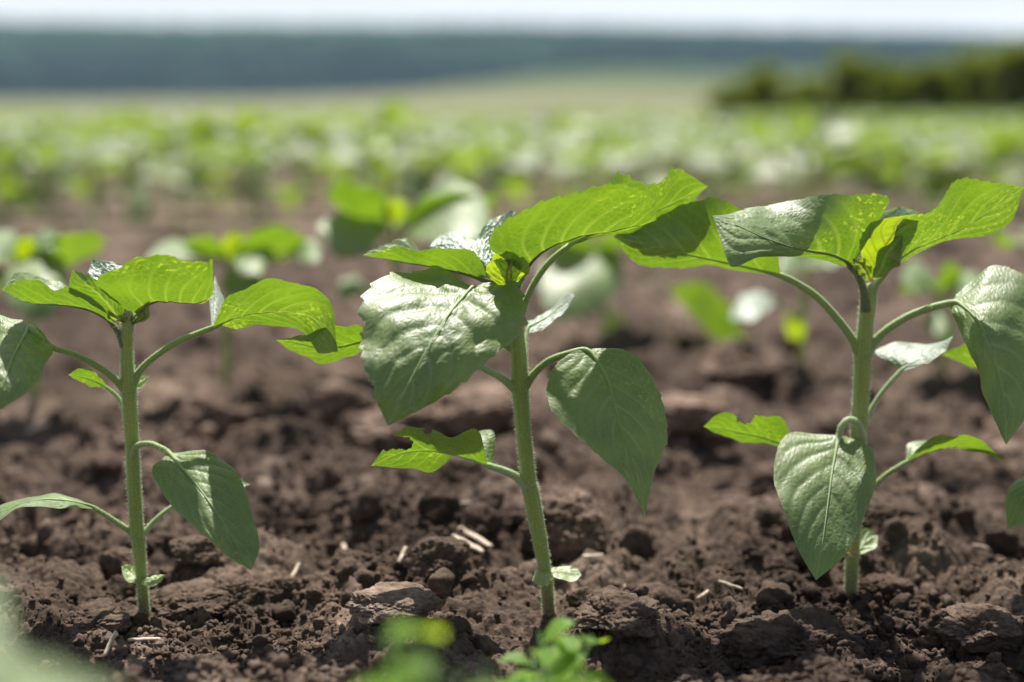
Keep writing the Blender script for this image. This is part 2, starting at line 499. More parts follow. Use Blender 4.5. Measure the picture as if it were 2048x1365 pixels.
def leaf_geo(Lr, Mr, Rr, nu=130, nv=57, teeth=18, amp=0.035, ripple=0.0012, quilt=0.0005, seed=0, crease=0.5, nvein=7, margin=1.0, crink=0.0):
    """three rails (K,3) -> blade grid"""
    rs = np.random.RandomState(seed)
    A = crom(np.stack([Lr, Mr, Rr], 1), nu)
    Lc, Mc, Rc = A[:, 0], A[:, 1], A[:, 2]
    s = np.linspace(-1, 1, nv); s = np.sign(s) * (1 - (1 - np.abs(s)) ** 1.15)
    a = np.abs(s)
    t = np.linspace(0, 1, nu)
    E = np.where((s > 0)[None, :, None], Rc[:, None], Lc[:, None])
    lin = Mc[:, None] + (E - Mc[:, None]) * a[None, :, None]
    quad = Mc[:, None] + (Rc - Lc)[:, None] * 0.5 * s[None, :, None] + ((Rc + Lc) * 0.5 - Mc)[:, None] * (s ** 2)[None, :, None]
    P = lin * crease + quad * (1 - crease)
    nrm = np.cross(np.gradient(Mc, axis=0), Rc - Lc)
    nl = np.linalg.norm(nrm, axis=1)[:, None]
    nrm = nrm / (nl + 1e-12)
    # smooth the normals along the blade
    for _ in range(6):
        nrm[1:-1] = (nrm[:-2] + nrm[1:-1] + nrm[2:]) / 3
    wid = np.linalg.norm(Rc - Mc, axis=1) + np.linalg.norm(Lc - Mc, axis=1)
    wn = np.clip(wid / (wid.max() + 1e-9), 0, 1)
    # irregular saw teeth leaning to the tip
    amp = amp * 1.9; teeth = int(teeth * .78)
    env = np.clip((t - 0.05) / 0.12, 0, 1) * np.clip((1 - t) / 0.12, 0, 1)
    for side in (-1, 1):
        ph = teeth * (t + 0.02 * np.sin(t * 9 + rs.uniform(0, 6))) + rs.uniform(0, 1)
        k = np.floor(ph).astype(int); fr = ph - k
        ra = rs.uniform(0.45, 1.35, k.max() + 2)
        saw = (fr * 0.7 + 0.3 * fr ** 3) - 0.4
        tt = amp * env * saw * ra[k]
        e2 = 0.05 * np.sin(t * rs.uniform(5, 8) + rs.uniform(0, 6)) * env * margin
        m = (s > 0) if side > 0 else (s < 0)
        w8 = (a[m] ** 7)[None, :, None]
        out = (E - Mc[:, None])[:, m]
        P[:, m] += out * w8 * tt[:, None, None] + out * (a[m] ** 3)[None, :, None] * e2[:, None, None]
    # veins
    T, AA = np.meshgrid(t, a, indexing='ij'); SG = np.sign(np.meshgrid(t, s, indexing='ij')[1])
    c = T - 0.30 * AA - 0.10 * AA ** 2
    ph = c * nvein + np.where(SG > 0, 0.0, 0.42)
    dv = np.abs(ph - np.round(ph)) / nvein
    lateral = np.exp(-(dv / 0.0095) ** 2) * np.clip(1.15 - AA, 0, 1) * (ph > 0.4) * (0.85)
    halfw = np.maximum(np.where(SG > 0, np.linalg.norm(Rc - Mc, axis=1)[:, None], np.linalg.norm(Lc - Mc, axis=1)[:, None]), 1e-4)
    mid = np.exp(-((AA * halfw) / (0.0009 * (1.15 - 0.8 * T))) ** 2)
    vein = np.clip(np.maximum(lateral * np.clip(halfw / 0.01, 0, 1), mid), 0, 1)
    bul = np.abs(np.sin(np.pi * (ph - 0.0))) ** 0.7 * np.sin(np.pi * np.clip(AA, 0, 1)) ** 0.7
    SS = np.meshgrid(t, s, indexing='ij')[1]
    f1, f2, p1, p2 = rs.uniform(2, 3.2), rs.uniform(4, 6), rs.uniform(0, 6), rs.uniform(0, 6)
    rip = AA ** 1.6 * (np.sin(6.28 * f1 * T + p1 + SG * 1.3) + 0.45 * np.sin(6.28 * f2 * T + p2 - SG))
    blis = fbm(T * 14 + seed, SS * 8, seed + 3, 2) * np.clip(1.1 - AA, 0, 1)
    dz = (quilt * (bul * 1.6 - 0.8) + ripple * rip + quilt * 2.2 * blis - 0.0004 * vein) * (wn[:, None] ** 0.6) * env[:, None] ** 0.3
    if crink:
        wv, _ = worley(T * 17 + 2 * fbm(T * 5, SS * 4, seed, 2), SS * 6.5, seed + 8)
        dz = dz + crink * (0.5 - wv) * np.clip(1.05 - AA, 0.1, 1)
    P = P + nrm[:, None] * dz[:, :, None]
    V = P.reshape(-1, 3)
    ds = np.concatenate([[0], np.cumsum(np.linalg.norm(np.diff(Mc, axis=0), axis=1))])
    uv = np.stack([np.repeat(ds, nv), (np.sign(SS) * AA * halfw).ravel()], -1)
    rim = (AA ** 26).ravel()
    return V, grid_faces(nu, nv), uv, vein.ravel(), rim, Mc

def drop_faces(V, F, keepv):
    k = keepv[F].all(axis=1)
    return F[k]

def leaf_object(name, parent, org, Lr, Mr, Rr, mat, bites=None, **kw):
    V, F, uv, vein, rim, Mc = leaf_geo(np.asarray(Lr), np.asarray(Mr), np.asarray(Rr), **kw)
    if bites is not None:
        keep = np.ones(len(V), bool)
        for (c, r) in bites:
            d = np.linalg.norm((V - c) * np.array((1, 0.25, 1)), axis=1)
            ang = np.arctan2(V[:, 2] - c[2], V[:, 0] - c[0])
            keep &= d > r * (1 + 0.10 * np.sin(ang * 7) + 0.06 * np.sin(ang * 13 + 1))
        F = drop_faces(V, F, keep)
    return mesh_obj(name, V, F, mat, parent, True, {'vein': vein, 'rim': rim}, uv, org), Mc

def petiole_object(parent, org, pts, r0, r1, Mc=None, mat=None, hair=0, seed=0, rib=0.0007, name='petiole'):
    pts = np.asarray(pts, dtype=float)
    rad = list(np.linspace(r0, r1, len(pts)))
    rad[0] = r0 * 1.35
    if Mc is not None:
        ii = [int(len(Mc) * f) for f in (0.12, 0.3, 0.5, 0.7, 0.88)]
        pts = np.concatenate([pts, Mc[ii]])
        rad += [rib * k for k in (1.0, 0.75, 0.55, 0.38, 0.2)]
    V, F, uv, t, nr, rc = tube(pts, rad, 12, 8)
    o = mesh_obj(name, V, F, mat or M_PET, parent, True, {'foot': np.zeros(len(V))}, uv, org)
    if hair:
        pass
    return o

# ------------------------------------------------------------------ feet, distances
Y1, Y2, Y3 = ground_Y(290, 1244), ground_Y(1099, 1246), ground_Y(1700, 1202)
def cm(Y0, pts):
    return np.array([at(x, y, Y0 + d * 0.01) for x, y, d in pts])
B1 = at(290, 1244, Y1); B2 = at(1099, 1246, Y2); B3 = at(1700, 1202, Y3)
FOOT += [(B1[0], B1[1]), (B2[0], B2[1]), (B3[0], B3[1])]

class Plant:
    def __init__(s, base, Y0, label, seed, group='sharp young sunflowers in the front row'):
        s.K = FPX / (Y0 * math.cos(PITCH) + 0.025); s.o = empty('sunflower_seedling', tuple(base)); s.org = np.array(base); s.Y = Y0; s.seed = seed
        tag(s.o, label, 'seedling', group)
    def stem(s, pts, wpx, hairs=5200, name='stem'):
        P = cm(s.Y, pts); r = np.array(wpx) * 0.93 / 2 / s.K
        P = np.concatenate([[P[0] + np.array((0, 0, -0.02))], P]); r = np.concatenate([[r[0]], r])
        V, F, uv, t, nr, rc = tube(P, r, 28, 10, ridges=0.03)
        foot = np.clip(1 - (t - 0.028) / 0.026, 0, 1) * 0.9
        st = mesh_obj(name, V, F, M_STEM, s.o, True, {'foot': foot}, uv, s.org)
        if hairs: hairs_mesh('stem_hairs', P[1:], r[1:], hairs, st, (0, 0, 0) if False else s.org, s.seed)
        s.st = st
    def leaf(s, M, L, Rr, pet=None, pr=(9, 7), mat=None, pmat=None, bites=None, label=None, name='leaf', hair=700, rib=0.0007, **kw):
        s.seed += 1
        kw.setdefault('seed', s.seed)
        bt = None
        if bites: bt = [(at(x, y, s.Y + d * .01), r / 3468.0) for x, y, d, r in bites]
        o, Mc = leaf_object(name, s.o, s.org, cm(s.Y, L), cm(s.Y, M), cm(s.Y, Rr), mat or M_LEAF, bt, **kw)
        if label: o['label'] = label
        if pet:
            P = cm(s.Y, pet)
            p = petiole_object(o, s.org, P, pr[0] / 2 / s.K, pr[1] / 2 / s.K, Mc, pmat, rib=rib)
            if hair: hairs_mesh('petiole_hairs', P, np.linspace(pr[0], pr[1], len(P)) / 2 / s.K, hair, o, s.org, s.seed, 0.0009)
        return o

# ================================================================== focused seedlings
# ---- middle seedling
p = Plant(B2, Y2, 'tall sharply focused sunflower seedling in the middle of the front row', 200)
p.stem([(1099, 1246, 0), (1096, 1200, 0), (1092, 1155, 0), (1078, 1070, 0), (1062, 985, 0), (1058, 965, 0), (1050, 890, 0), (1042, 800, 0), (1040, 768, 0), (1037, 700, 0), (1030, 645, 0.2), (1024, 600, 0.3), (1020, 572, 0.4)],
       [27, 26, 27, 33, 36, 33, 33, 35, 37, 33, 31, 27, 20])
# big pale drooping leaf at the upper left
p.leaf([(948, 573, -0.8), (915, 605, -2.6), (880, 655, -4.8), (845, 715, -6.2), (808, 785, -7.0), (776, 851, -7.2)],
       [(930, 566, 0.2), (848, 527, 1.6), (742, 583, -1.8), (724, 690, -5.2), (744, 788, -6.8), (776, 851, -7.2)],
       [(966, 566, -0.8), (1032, 566, -1.2), (1042, 640, -3.6), (962, 735, -5.6), (872, 806, -6.8), (776, 851, -7.2)],
       pet=[(1030, 778, 0), (1000, 755, -0.6), (958, 731, -1.2), (925, 690, -1.6), (925, 620, -1.4), (946, 575, -0.9)], pr=(15, 8), pmat=M_PETPALE,
       bites=[(733, 778, -6.6, 13), (716, 652, -4.0, 10)], ripple=0.0030, quilt=0.0012, amp=0.05, teeth=22, label='large pale drooping leaf with a toothed edge')
# right drooping leaf
p.leaf([(1172, 700, -0.6), (1208, 742, -1.6), (1226, 800, -2.6), (1244, 862, -3.2), (1276, 955, -3.7), (1290, 1036, -3.9)],
       [(1150, 700, -0.8), (1100, 742, -2.2), (1106, 818, -3.6), (1184, 896, -4.6), (1249, 955, -4.6), (1290, 1036, -3.9)],
       [(1190, 697, -0.3), (1256, 702, -0.2), (1318, 775, -1.0), (1342, 862, -2.2), (1306, 955, -3.2), (1290, 1036, -3.9)],
       pet=[(1046, 778, 0), (1068, 748, -0.1), (1098, 722, -0.3), (1135, 708, -0.5), (1172, 701, -0.6)], pr=(17, 12),
       amp=0.025, teeth=16, ripple=0.0012, label='broad leaf hanging down with a long pointed tip')
# top right leaf glowing from below
p.leaf([(1052, 540, -0.4), (1082, 505, -0.6), (1130, 482, -0.8), (1190, 465, -1.0), (1255, 458, -1.4), (1312, 440, -2.6)],
       [(1010, 520, -1.4), (972, 480, -3.6), (1060, 410, -4.2), (1160, 384, -4.2), (1270, 376, -4.0), (1312, 388, -3.2)],
       [(1056, 520, 0.4), (1090, 480, 1.0), (1140, 440, 1.2), (1200, 415, 1.0), (1260, 405, 0.0), (1312, 420, -1.8)],
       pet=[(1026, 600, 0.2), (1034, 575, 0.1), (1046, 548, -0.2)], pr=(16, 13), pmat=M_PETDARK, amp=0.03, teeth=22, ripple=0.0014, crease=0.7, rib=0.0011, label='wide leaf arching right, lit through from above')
# long stalked leaf behind it
p.leaf([(1132, 495, 1.0), (1180, 470, 2.2), (1240, 452, 3.2), (1300, 430, 4.0), (1360, 400, 4.4), (1416, 373, 4.2)],
       [(1134, 494, 0.8), (1190, 476, 2.6), (1250, 466, 4.4), (1310, 448, 5.4), (1375, 412, 5.6), (1416, 373, 4.2)],
       [(1136, 488, 0.8), (1170, 430, 1.6), (1232, 350, 2.0), (1300, 368, 2.6), (1350, 340, 3.0), (1416, 373, 4.2)],
       pet=[(1036, 665, 0.2), (1046, 620, 0.4), (1064, 575, 0.6), (1094, 530, 0.8), (1132, 496, 1.0)], pr=(15, 12), amp=0.055, teeth=20, ripple=0.0016, label='toothed leaf tip showing behind the arching leaf')
# top left leaf
p.leaf([(968, 562, 0.6), (925, 548, 1.2), (870, 535, 1.8), (820, 528, 2.2), (775, 520, 2.4), (725, 511, 2.4)],
       [(972, 545, 0.2), (950, 508, 0.0), (890, 502, 0.2), (830, 497, 0.6), (770, 500, 1.2), (725, 511, 2.4)],
       [(966, 560, 1.4), (925, 545, 3.0), (865, 530, 3.8), (810, 480, 4.0), (762, 490, 3.4), (725, 511, 2.4)],
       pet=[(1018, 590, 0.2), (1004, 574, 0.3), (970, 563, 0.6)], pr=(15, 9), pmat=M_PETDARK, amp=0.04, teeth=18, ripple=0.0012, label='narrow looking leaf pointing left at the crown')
p.leaf([(748, 552, -1.3), (735, 535, -1.5), (725, 511, -1.9)], [(760, 545, -1.2), (745, 525, -1.6), (725, 511, -1.9)], [(790, 535, -1.0), (760, 520, -1.4), (725, 511, -1.9)], amp=0, ripple=0, nu=30, nv=15, label='curled under edge of the left crown leaf') if False else None
# young leaves of the tip
p.leaf([(1010, 575, 0.4), (992, 545, 1.2), (965, 515, 2.4), (930, 500, 3.2), (895, 492, 3.8), (858, 495, 4.4)],
       [(1008, 572, 0.2), (975, 556, 0.4), (945, 538, 1.0), (915, 522, 1.6), (885, 512, 2.4), (858, 495, 4.4)],
       [(1014, 566, 0.7), (1000, 525, 2.2), (968, 492, 4.2), (930, 474, 5.4), (880, 472, 6.0), (858, 495, 4.4)],
       mat=M_CRINK, name='young_leaf', quilt=0.0003, crink=0.0026, ripple=0.001, amp=0.05, teeth=16, nvein=6)
p.leaf([(1018, 572, 0.3), (1000, 535, 1.0), (985, 505, 2.0), (990, 474, 3.2), (1005, 447, 4.2), (1026, 420, 5.2)],
       [(1012, 572, 0.2), (975, 535, 0.6), (952, 508, 1.4), (956, 470, 2.8), (982, 442, 4.2), (1026, 420, 5.2)],
       [(1022, 570, 0.5), (1018, 530, 1.6), (1016, 505, 2.6), (1026, 478, 3.6), (1036, 446, 4.6), (1026, 420, 5.2)],
       mat=M_CRINK, name='young_leaf', quilt=0.0003, crink=0.0026, ripple=0.0012, amp=0.05, teeth=16, nvein=6, label='crinkled grey green young leaf standing up at the tip')
p.leaf([(1016, 582, -0.1), (1014, 562, -0.5), (1014, 545, -0.9), (1018, 528, -1.2), (1024, 508, -1.3)],
       [(1008, 580, -0.1), (984, 560, -0.6), (972, 540, -1.0), (988, 518, -1.3), (1024, 508, -1.3)],
       [(1024, 580, -0.1), (1046, 560, -0.4), (1058, 538, -0.8), (1050, 516, -1.1), (1024, 508, -1.3)],
       mat=M_LEAFDARK, name='young_leaf', quilt=0.0008, ripple=0.0006, amp=0.03, teeth=9, nvein=5, label='small glowing young leaf with dark veins')
p.leaf([(1020, 572, -0.2), (1022, 545, -0.8), (1015, 515, -1.5), (1012, 495, -2.2)], [(1014, 570, -0.2), (1000, 540, -0.9), (985, 512, -1.7), (1012, 495, -2.2)], [(1028, 570, -0.2), (1040, 545, -0.8), (1044, 520, -1.5), (1012, 495, -2.2)],
       mat=M_LEAFDARK, name='young_leaf', amp=0.03, teeth=8, ripple=0.0004, nu=50, nv=25)
# pale leaf behind the stem
p.leaf([(1056, 655, 2.6), (1075, 645, 3.2), (1098, 632, 3.9), (1122, 612, 4.4), (1150, 590, 4.8)],
       [(1052, 668, 2.2), (1075, 662, 2.4), (1102, 648, 3.0), (1128, 624, 3.8), (1150, 590, 4.8)],
       [(1054, 642, 3.2), (1070, 636, 4.0), (1095, 622, 4.8), (1130, 590, 5.2), (1150, 590, 4.8)],
       pet=[(1042, 762, 0.5), (1050, 715, 1.2), (1052, 680, 2.0), (1056, 656, 2.6)], pr=(10, 7), pmat=M_PETPALE, mat=M_LEAFLIT, quilt=.0002, amp=0.02, ripple=0.0006, nu=70, nv=35, label='small pale leaf reaching out behind the stem')
# lower left chewed leaf
p.leaf([(978, 932, -0.2), (935, 918, -0.4), (885, 906, -0.6), (835, 902, -0.8), (790, 912, -0.9), (742, 932, -0.9)],
       [(974, 925, -0.8), (952, 862, -1.8), (898, 874, -2.0), (848, 854, -2.2), (800, 862, -1.8), (742, 932, -0.9)],
       [(986, 926, 0.5), (988, 858, 1.8), (930, 885, 2.2), (868, 942, 0.6), (820, 938, -0.1), (742, 932, -0.9)],
       pet=[(1056, 975, 0.0), (1035, 955, -0.1), (1008, 942, -0.2), (978, 932, -0.2)], pr=(20, 13), pmat=M_PETPALE,
       bites=[(810, 888, -1.4, 14), (792, 886, -1.4, 14), (774, 886, -1.2, 14), (756, 884, -1.2, 14), (736, 882, -1.2, 22), (855, 862, -2, 7)], amp=0.008, teeth=10, ripple=0.0008, label='lower leaf pointing left, its tip eaten into a fork')
# leaf behind, reaching left past the pale leaf
p.leaf([(738, 680, 1.4), (700, 690, 1.5), (660, 697, 1.5), (615, 692, 1.4), (580, 684, 1.2), (552, 681, 1.0)],
       [(740, 662, 0.6), (712, 651, -0.4), (670, 655, -0.8), (620, 668, -0.4), (585, 676, 0.3), (552, 681, 1.0)],
       [(740, 695, 1.8), (705, 712, 2.6), (660, 728, 2.8), (618, 718, 2.6), (580, 700, 2.0), (552, 681, 1.0)],
       pet=[(1034, 705, 0.2), (960, 660, 0.6), (860, 650, 1.0), (780, 668, 1.3), (738, 680, 1.4)], pr=(13, 9),
       bites=[(576, 664, -.2, 15)], amp=0.012, teeth=12, ripple=0.0008, label='glowing leaf tip poking out left of the pale leaf')
# seed leaves
p.leaf([(1100, 1148, -0.5), (1090, 1148, -0.7), (1078, 1152, -0.9), (1064, 1162, -1.0)], [(1100, 1141, -0.1), (1086, 1135, 0), (1072, 1140, -0.3), (1064, 1162, -1.0)], [(1103, 1160, -0.8), (1094, 1172, -1.2), (1080, 1172, -1.3), (1064, 1162, -1.0)],
       mat=M_COT, name='cotyledon', amp=0, ripple=0.0003, quilt=0.0002, nu=50, nv=27, nvein=3)
p.leaf([(1100, 1143, 0), (1120, 1144, 0.1), (1142, 1147, 0.2), (1163, 1150, 0.2)], [(1100, 1138, 0.3), (1118, 1134, 0.7), (1150, 1134, 0.7), (1163, 1150, 0.2)], [(1102, 1148, -0.2), (1116, 1158, -0.5), (1148, 1164, -0.5), (1163, 1150, 0.2)],
       mat=M_COT, name='cotyledon', amp=0, ripple=0.0003, quilt=0.0002, nu=50, nv=27, nvein=3)

# ---- left seedling
p = Plant(B1, Y1, 'shorter sunflower seedling at the left of the front row', 300)
p.stem([(290, 1244, 0), (287, 1200, 0), (283, 1155, 0), (277, 1085, 0), (274, 1062, 0), (269, 980, 0), (265, 900, 0), (259, 800, 0), (257, 772, 0), (254, 720, 0), (254, 670, 0), (256, 640, -0.2), (258, 618, -0.3)],
       [24, 23, 24, 30, 31, 30, 30, 31, 33, 27, 25, 24, 16])
# drooping leaf right
p.leaf([(338, 906, -2.2), (372, 945, -3.9), (405, 985, -5.6), (440, 1035, -7.0), (475, 1092, -7.9), (503, 1141, -8.4)],
       [(332, 910, -2.3), (306, 945, -3.6), (340, 1010, -5.8), (400, 1066, -7.2), (455, 1112, -8.2), (503, 1141, -8.4)],
       [(352, 906, -1.9), (420, 902, -2.8), (480, 950, -4.4), (508, 1030, -6.1), (520, 1090, -7.5), (503, 1141, -8.4)],
       pet=[(268, 912, -0.2), (275, 892, -0.8), (300, 888, -1.4), (322, 896, -1.9), (338, 906, -2.2)], pr=(14, 10), amp=0.01, teeth=14, ripple=0.0012, label='drooping leaf with a bright sunlit strip')
# right long stalked glowing leaf
p.leaf([(427, 655, 0.2), (475, 634, 0.1), (525, 624, 0.0), (580, 624, -0.2), (632, 640, -0.4), (676, 704, -1.2)],
       [(428, 648, -0.6), (462, 586, -2.4), (530, 560, -3.2), (602, 566, -3.0), (662, 612, -2.4), (676, 704, -1.2)],
       [(430, 650, 0.9), (490, 655, 0.9), (545, 650, 1.2), (598, 662, 1.0), (640, 702, 0.0), (676, 704, -1.2)],
       pet=[(262, 775, 0), (280, 742, 0.1), (312, 712, 0.2), (360, 682, 0.2), (427, 655, 0.2)], pr=(16, 11), amp=0.02, teeth=16, ripple=0.0012, label='long stalked leaf lit through, its tip folded under')
p.leaf([(426, 656, 0.4), (428, 630, 1.2), (430, 600, 2.2), (430, 552, 3.6)], [(422, 650, 0.4), (420, 620, 1.4), (420, 590, 2.4), (430, 552, 3.6)], [(432, 650, 0.4), (448, 606, 1.8), (442, 586, 2.6), (430, 552, 3.6)],
       mat=M_LEAFLIT, nu=50, nv=25, amp=0.02, ripple=0.0002, quilt=0.0001, name='leaf_lobe')
# left leaf, edge on, leaving the picture
p.leaf([(185, 1015, -0.6), (150, 1004, -1.2), (105, 1000, -1.8), (55, 1004, -2.4), (0, 1028, -3.0), (-60, 1075, -3.4)],
       [(182, 1010, -0.3), (150, 995, 0.4), (100, 988, 0.6), (50, 994, 0.0), (0, 1014, -1.2), (-60, 1075, -3.4)],
       [(186, 1018, -0.8), (150, 1016, -2.2), (105, 1012, -3.4), (50, 1014, -4.2), (-5, 1040, -4.4), (-60, 1075, -3.4)],
       pet=[(270, 1070, 0), (250, 1056, -0.1), (220, 1036, -0.3), (185, 1015, -0.6)], pr=(13, 9), amp=0.01, ripple=0.0008, nu=90, nv=39, label='low narrow leaf bending left out of the picture')
p.leaf([(352, 1008, 1.0), (390, 985, 1.6), (430, 972, 2.2), (470, 966, 2.6), (500, 970, 2.8)], [(352, 1002, 1.2), (390, 968, 2.4), (435, 960, 3.0), (475, 958, 3.0), (500, 970, 2.8)], [(354, 1012, 0.8), (395, 1000, 0.9), (435, 985, 1.4), (475, 976, 2.0), (500, 970, 2.8)],
       pet=[(282, 1076, 0), (300, 1052, 0.3), (322, 1030, 0.6), (352, 1008, 1.0)], pr=(12, 8), pmat=M_PETPALE, amp=0.01, nu=70, nv=31, label='leaf hidden behind the drooping leaf, only its stalk showing')
# far left big leaf
p.leaf([(60, 655, -2.4), (38, 690, -4.3), (20, 730, -5.8), (5, 775, -7.0), (-12, 828, -7.3)],
       [(45, 640, -1.3), (-20, 640, -1.6), (-70, 700, -4.3), (-60, 770, -6.6), (-12, 828, -7.3)],
       [(76, 655, -2.4), (104, 690, -3.5), (84, 742, -5.4), (45, 790, -7.0), (-12, 828, -7.3)],
       pet=[(250, 778, 0), (225, 755, -0.4), (190, 730, -1.0), (145, 708, -1.8), (103, 694, -2.9), (70, 665, -2.9), (60, 655, -2.5)], pr=(15, 10), amp=0.015, ripple=0.0016, label='pale drooping leaf cut by the left edge')
# small leaf left of the stem
p.leaf([(214, 776, 0.8), (195, 766, 0.7), (172, 757, 0.6), (137, 750, 0.4)], [(212, 770, 0.2), (192, 748, -0.4), (162, 738, -0.4), (137, 750, 0.4)], [(214, 780, 1.2), (196, 776, 1.6), (165, 768, 1.4), (137, 750, 0.4)],
       pet=[(255, 870, 0.4), (248, 830, 0.8), (238, 798, 1.0), (214, 776, 0.8)], pr=(9, 7), pmat=M_PETPALE, amp=0.0, ripple=0.0005, nu=60, nv=31, label='small oval leaf left of the stem')
p.leaf([(268, 775, 0.9), (280, 768, 1.1), (299, 752, 1.4)], [(266, 770, 1.0), (276, 756, 1.4), (299, 752, 1.4)], [(270, 778, 0.8), (288, 774, 0.9), (299, 752, 1.4)], mat=M_COT, name='young_leaf', amp=0, ripple=0.0002, nu=30, nv=15)
# crown: right wide leaf seen from below
p.leaf([(278, 628, -0.6), (305, 603, -1.2), (340, 603, -1.6), (375, 605, -1.9), (405, 604, -2.2), (426, 590, -2.8)],
       [(250, 618, -1.2), (188, 566, -3.6), (250, 528, -4.6), (320, 517, -4.8), (400, 516, -4.6), (426, 520, -4.2)],
       [(284, 610, 0.4), (312, 575, 1.6), (345, 550, 2.2), (380, 540, 2.0), (415, 548, 0.6), (428, 565, -1.6)],
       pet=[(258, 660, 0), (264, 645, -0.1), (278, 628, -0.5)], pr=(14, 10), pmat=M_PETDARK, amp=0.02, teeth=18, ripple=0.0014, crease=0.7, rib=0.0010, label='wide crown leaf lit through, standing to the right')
# crown: left leaf
p.leaf([(225, 650, -0.4), (195, 628, -1.0), (150, 614, -1.6), (100, 610, -2.2), (50, 605, -2.8), (4, 580, -3.0)],
       [(225, 640, -0.8), (190, 600, -2.4), (140, 580, -3.6), (95, 572, -4.2), (45, 560, -4.2), (4, 580, -3.0)],
       [(228, 638, 0.4), (200, 605, 1.2), (155, 588, 1.2), (105, 566, 0.8), (40, 544, -0.6), (4, 580, -3.0)],
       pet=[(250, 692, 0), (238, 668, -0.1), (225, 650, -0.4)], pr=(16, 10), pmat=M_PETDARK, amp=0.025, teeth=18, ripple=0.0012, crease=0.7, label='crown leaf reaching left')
p.leaf([(240, 640, -1.0), (220, 612, -1.8), (195, 585, -2.6), (170, 565, -3.2), (145, 540, -3.4)],
       [(236, 640, -1.0), (195, 615, -1.8), (165, 595, -2.5), (140, 575, -3.0), (145, 540, -3.4)],
       [(246, 638, -0.8), (242, 606, -1.4), (222, 580, -2.2), (190, 556, -2.9), (145, 540, -3.4)],
       name='young_leaf', amp=0.03, teeth=10, ripple=0.0008, nu=80, nv=39, label='small upright young leaf at the crown')
for k, (x, dx, top, dd) in enumerate(((232, -14, 596, -0.9), (250, 0, 590, -0.2), (284, 16, 598, -0.9))):
    p.leaf([(258, 652, -0.2), (x + 4, 636, -0.4 + dd * .4), (x, 618, dd * .8), (x + dx, top, dd * 1.4)],
           [(254, 652, -0.2), (x - 12, 634, -0.4 + dd * .4), (x - 15, 616, dd * .8), (x + dx, top, dd * 1.4)],
           [(262, 652, -0.2), (x + 14, 636, -0.4 + dd * .4), (x + 15, 618, dd * .8), (x + dx, top, dd * 1.4)],
           mat=M_LEAFDARK, name='young_leaf', amp=0.02, teeth=8, ripple=0.0004, nu=50, nv=25, nvein=4)
p.leaf([(258, 640, 0.2), (262, 600, 0.8), (235, 560, 1.6), (205, 535, 2.4), (185, 520, 2.8)], [(252, 640, 0.2), (235, 600, 0.6), (200, 570, 1.2), (178, 548, 2.0), (185, 520, 2.8)], [(264, 638, 0.4), (285, 595, 1.2), (275, 555, 2.2), (240, 528, 2.8), (185, 520, 2.8)],
       mat=M_CRINK, name='young_leaf', quilt=0.0003, crink=0.002, amp=0.04, teeth=14, nvein=6, label='crinkled young leaf behind the crown')
# seed leaves
p.leaf([(277, 1165, -0.2), (266, 1156, 0), (256, 1146, 0.2), (243, 1132, 0.3)], [(275, 1168, -0.6), (258, 1166, -0.8), (246, 1152, -0.5), (243, 1132, 0.3)], [(278, 1158, 0.2), (272, 1140, 0.6), (260, 1130, 0.6), (243, 1132, 0.3)],
       mat=M_COT, name='cotyledon', amp=0, ripple=0.0003, nu=40, nv=23, nvein=3)
p.leaf([(284, 1162, -0.6), (300, 1160, -0.9), (316, 1156, -1.0), (332, 1150, -1.0)], [(282, 1168, -0.8), (300, 1172, -1.5), (318, 1166, -1.4), (332, 1150, -1.0)], [(286, 1158, -0.3), (302, 1152, -0.2), (318, 1149, -0.3), (332, 1150, -1.0)],
       mat=M_COT, name='cotyledon', amp=0, ripple=0.0003, nu=40, nv=23, nvein=3)

# ---- right seedling
p = Plant(B3, Y3, 'sunflower seedling at the right of the front row, wide crown and long left leaf', 400)
p.stem([(1700, 1202, 0), (1702, 1160, 0), (1705, 1105, 0), (1711, 1000, 0), (1716, 900, 0), (1718, 850, 0), (1722, 790, 0), (1726, 720, 0), (1727, 700, 0), (1731, 650, 0), (1736, 605, 0), (1742, 570, 0)],
       [26, 27, 29, 33, 33, 35, 34, 37, 38, 32, 33, 20], hairs=5600)
# crown left leaf
p.leaf([(1702, 535, -0.6), (1680, 516, -1.2), (1635, 505, -2.0), (1565, 492, -3.9), (1500, 462, -4.7), (1425, 432, -4.4)],
       [(1712, 520, -1.4), (1776, 404, -2.8), (1702, 384, -2.8), (1590, 396, -0.8), (1500, 420, -1.4), (1425, 432, -4.4)],
       [(1694, 534, 0.2), (1640, 511, -0.6), (1580, 506, -1.8), (1520, 515, -5.0), (1466, 522, -6.6), (1425, 432, -4.4)],
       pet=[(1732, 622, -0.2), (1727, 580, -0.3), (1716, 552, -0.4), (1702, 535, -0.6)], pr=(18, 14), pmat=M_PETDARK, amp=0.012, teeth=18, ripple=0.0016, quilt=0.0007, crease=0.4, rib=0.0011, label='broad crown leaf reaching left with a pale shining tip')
# crown right leaf
p.leaf([(1768, 550, -0.2), (1806, 512, -0.6), (1856, 486, -1.2), (1922, 458, -1.8), (1985, 418, -2.2), (2047, 375, -2.4)],
       [(1772, 535, -0.8), (1800, 448, -2.6), (1868, 416, -3.4), (1912, 368, -4.0), (1985, 362, -3.8), (2047, 375, -2.4)],
       [(1774, 548, 0.6), (1812, 516, 0.4), (1870, 490, 0.0), (1945, 472, -0.8), (2018, 452, -1.6), (2047, 375, -2.4)],
       pet=[(1742, 605, -0.1), (1750, 575, -0.1), (1768, 550, -0.2)], pr=(15, 12), amp=0.03, teeth=22, ripple=0.0014, rib=0.001, label='crown leaf reaching up to the right edge')
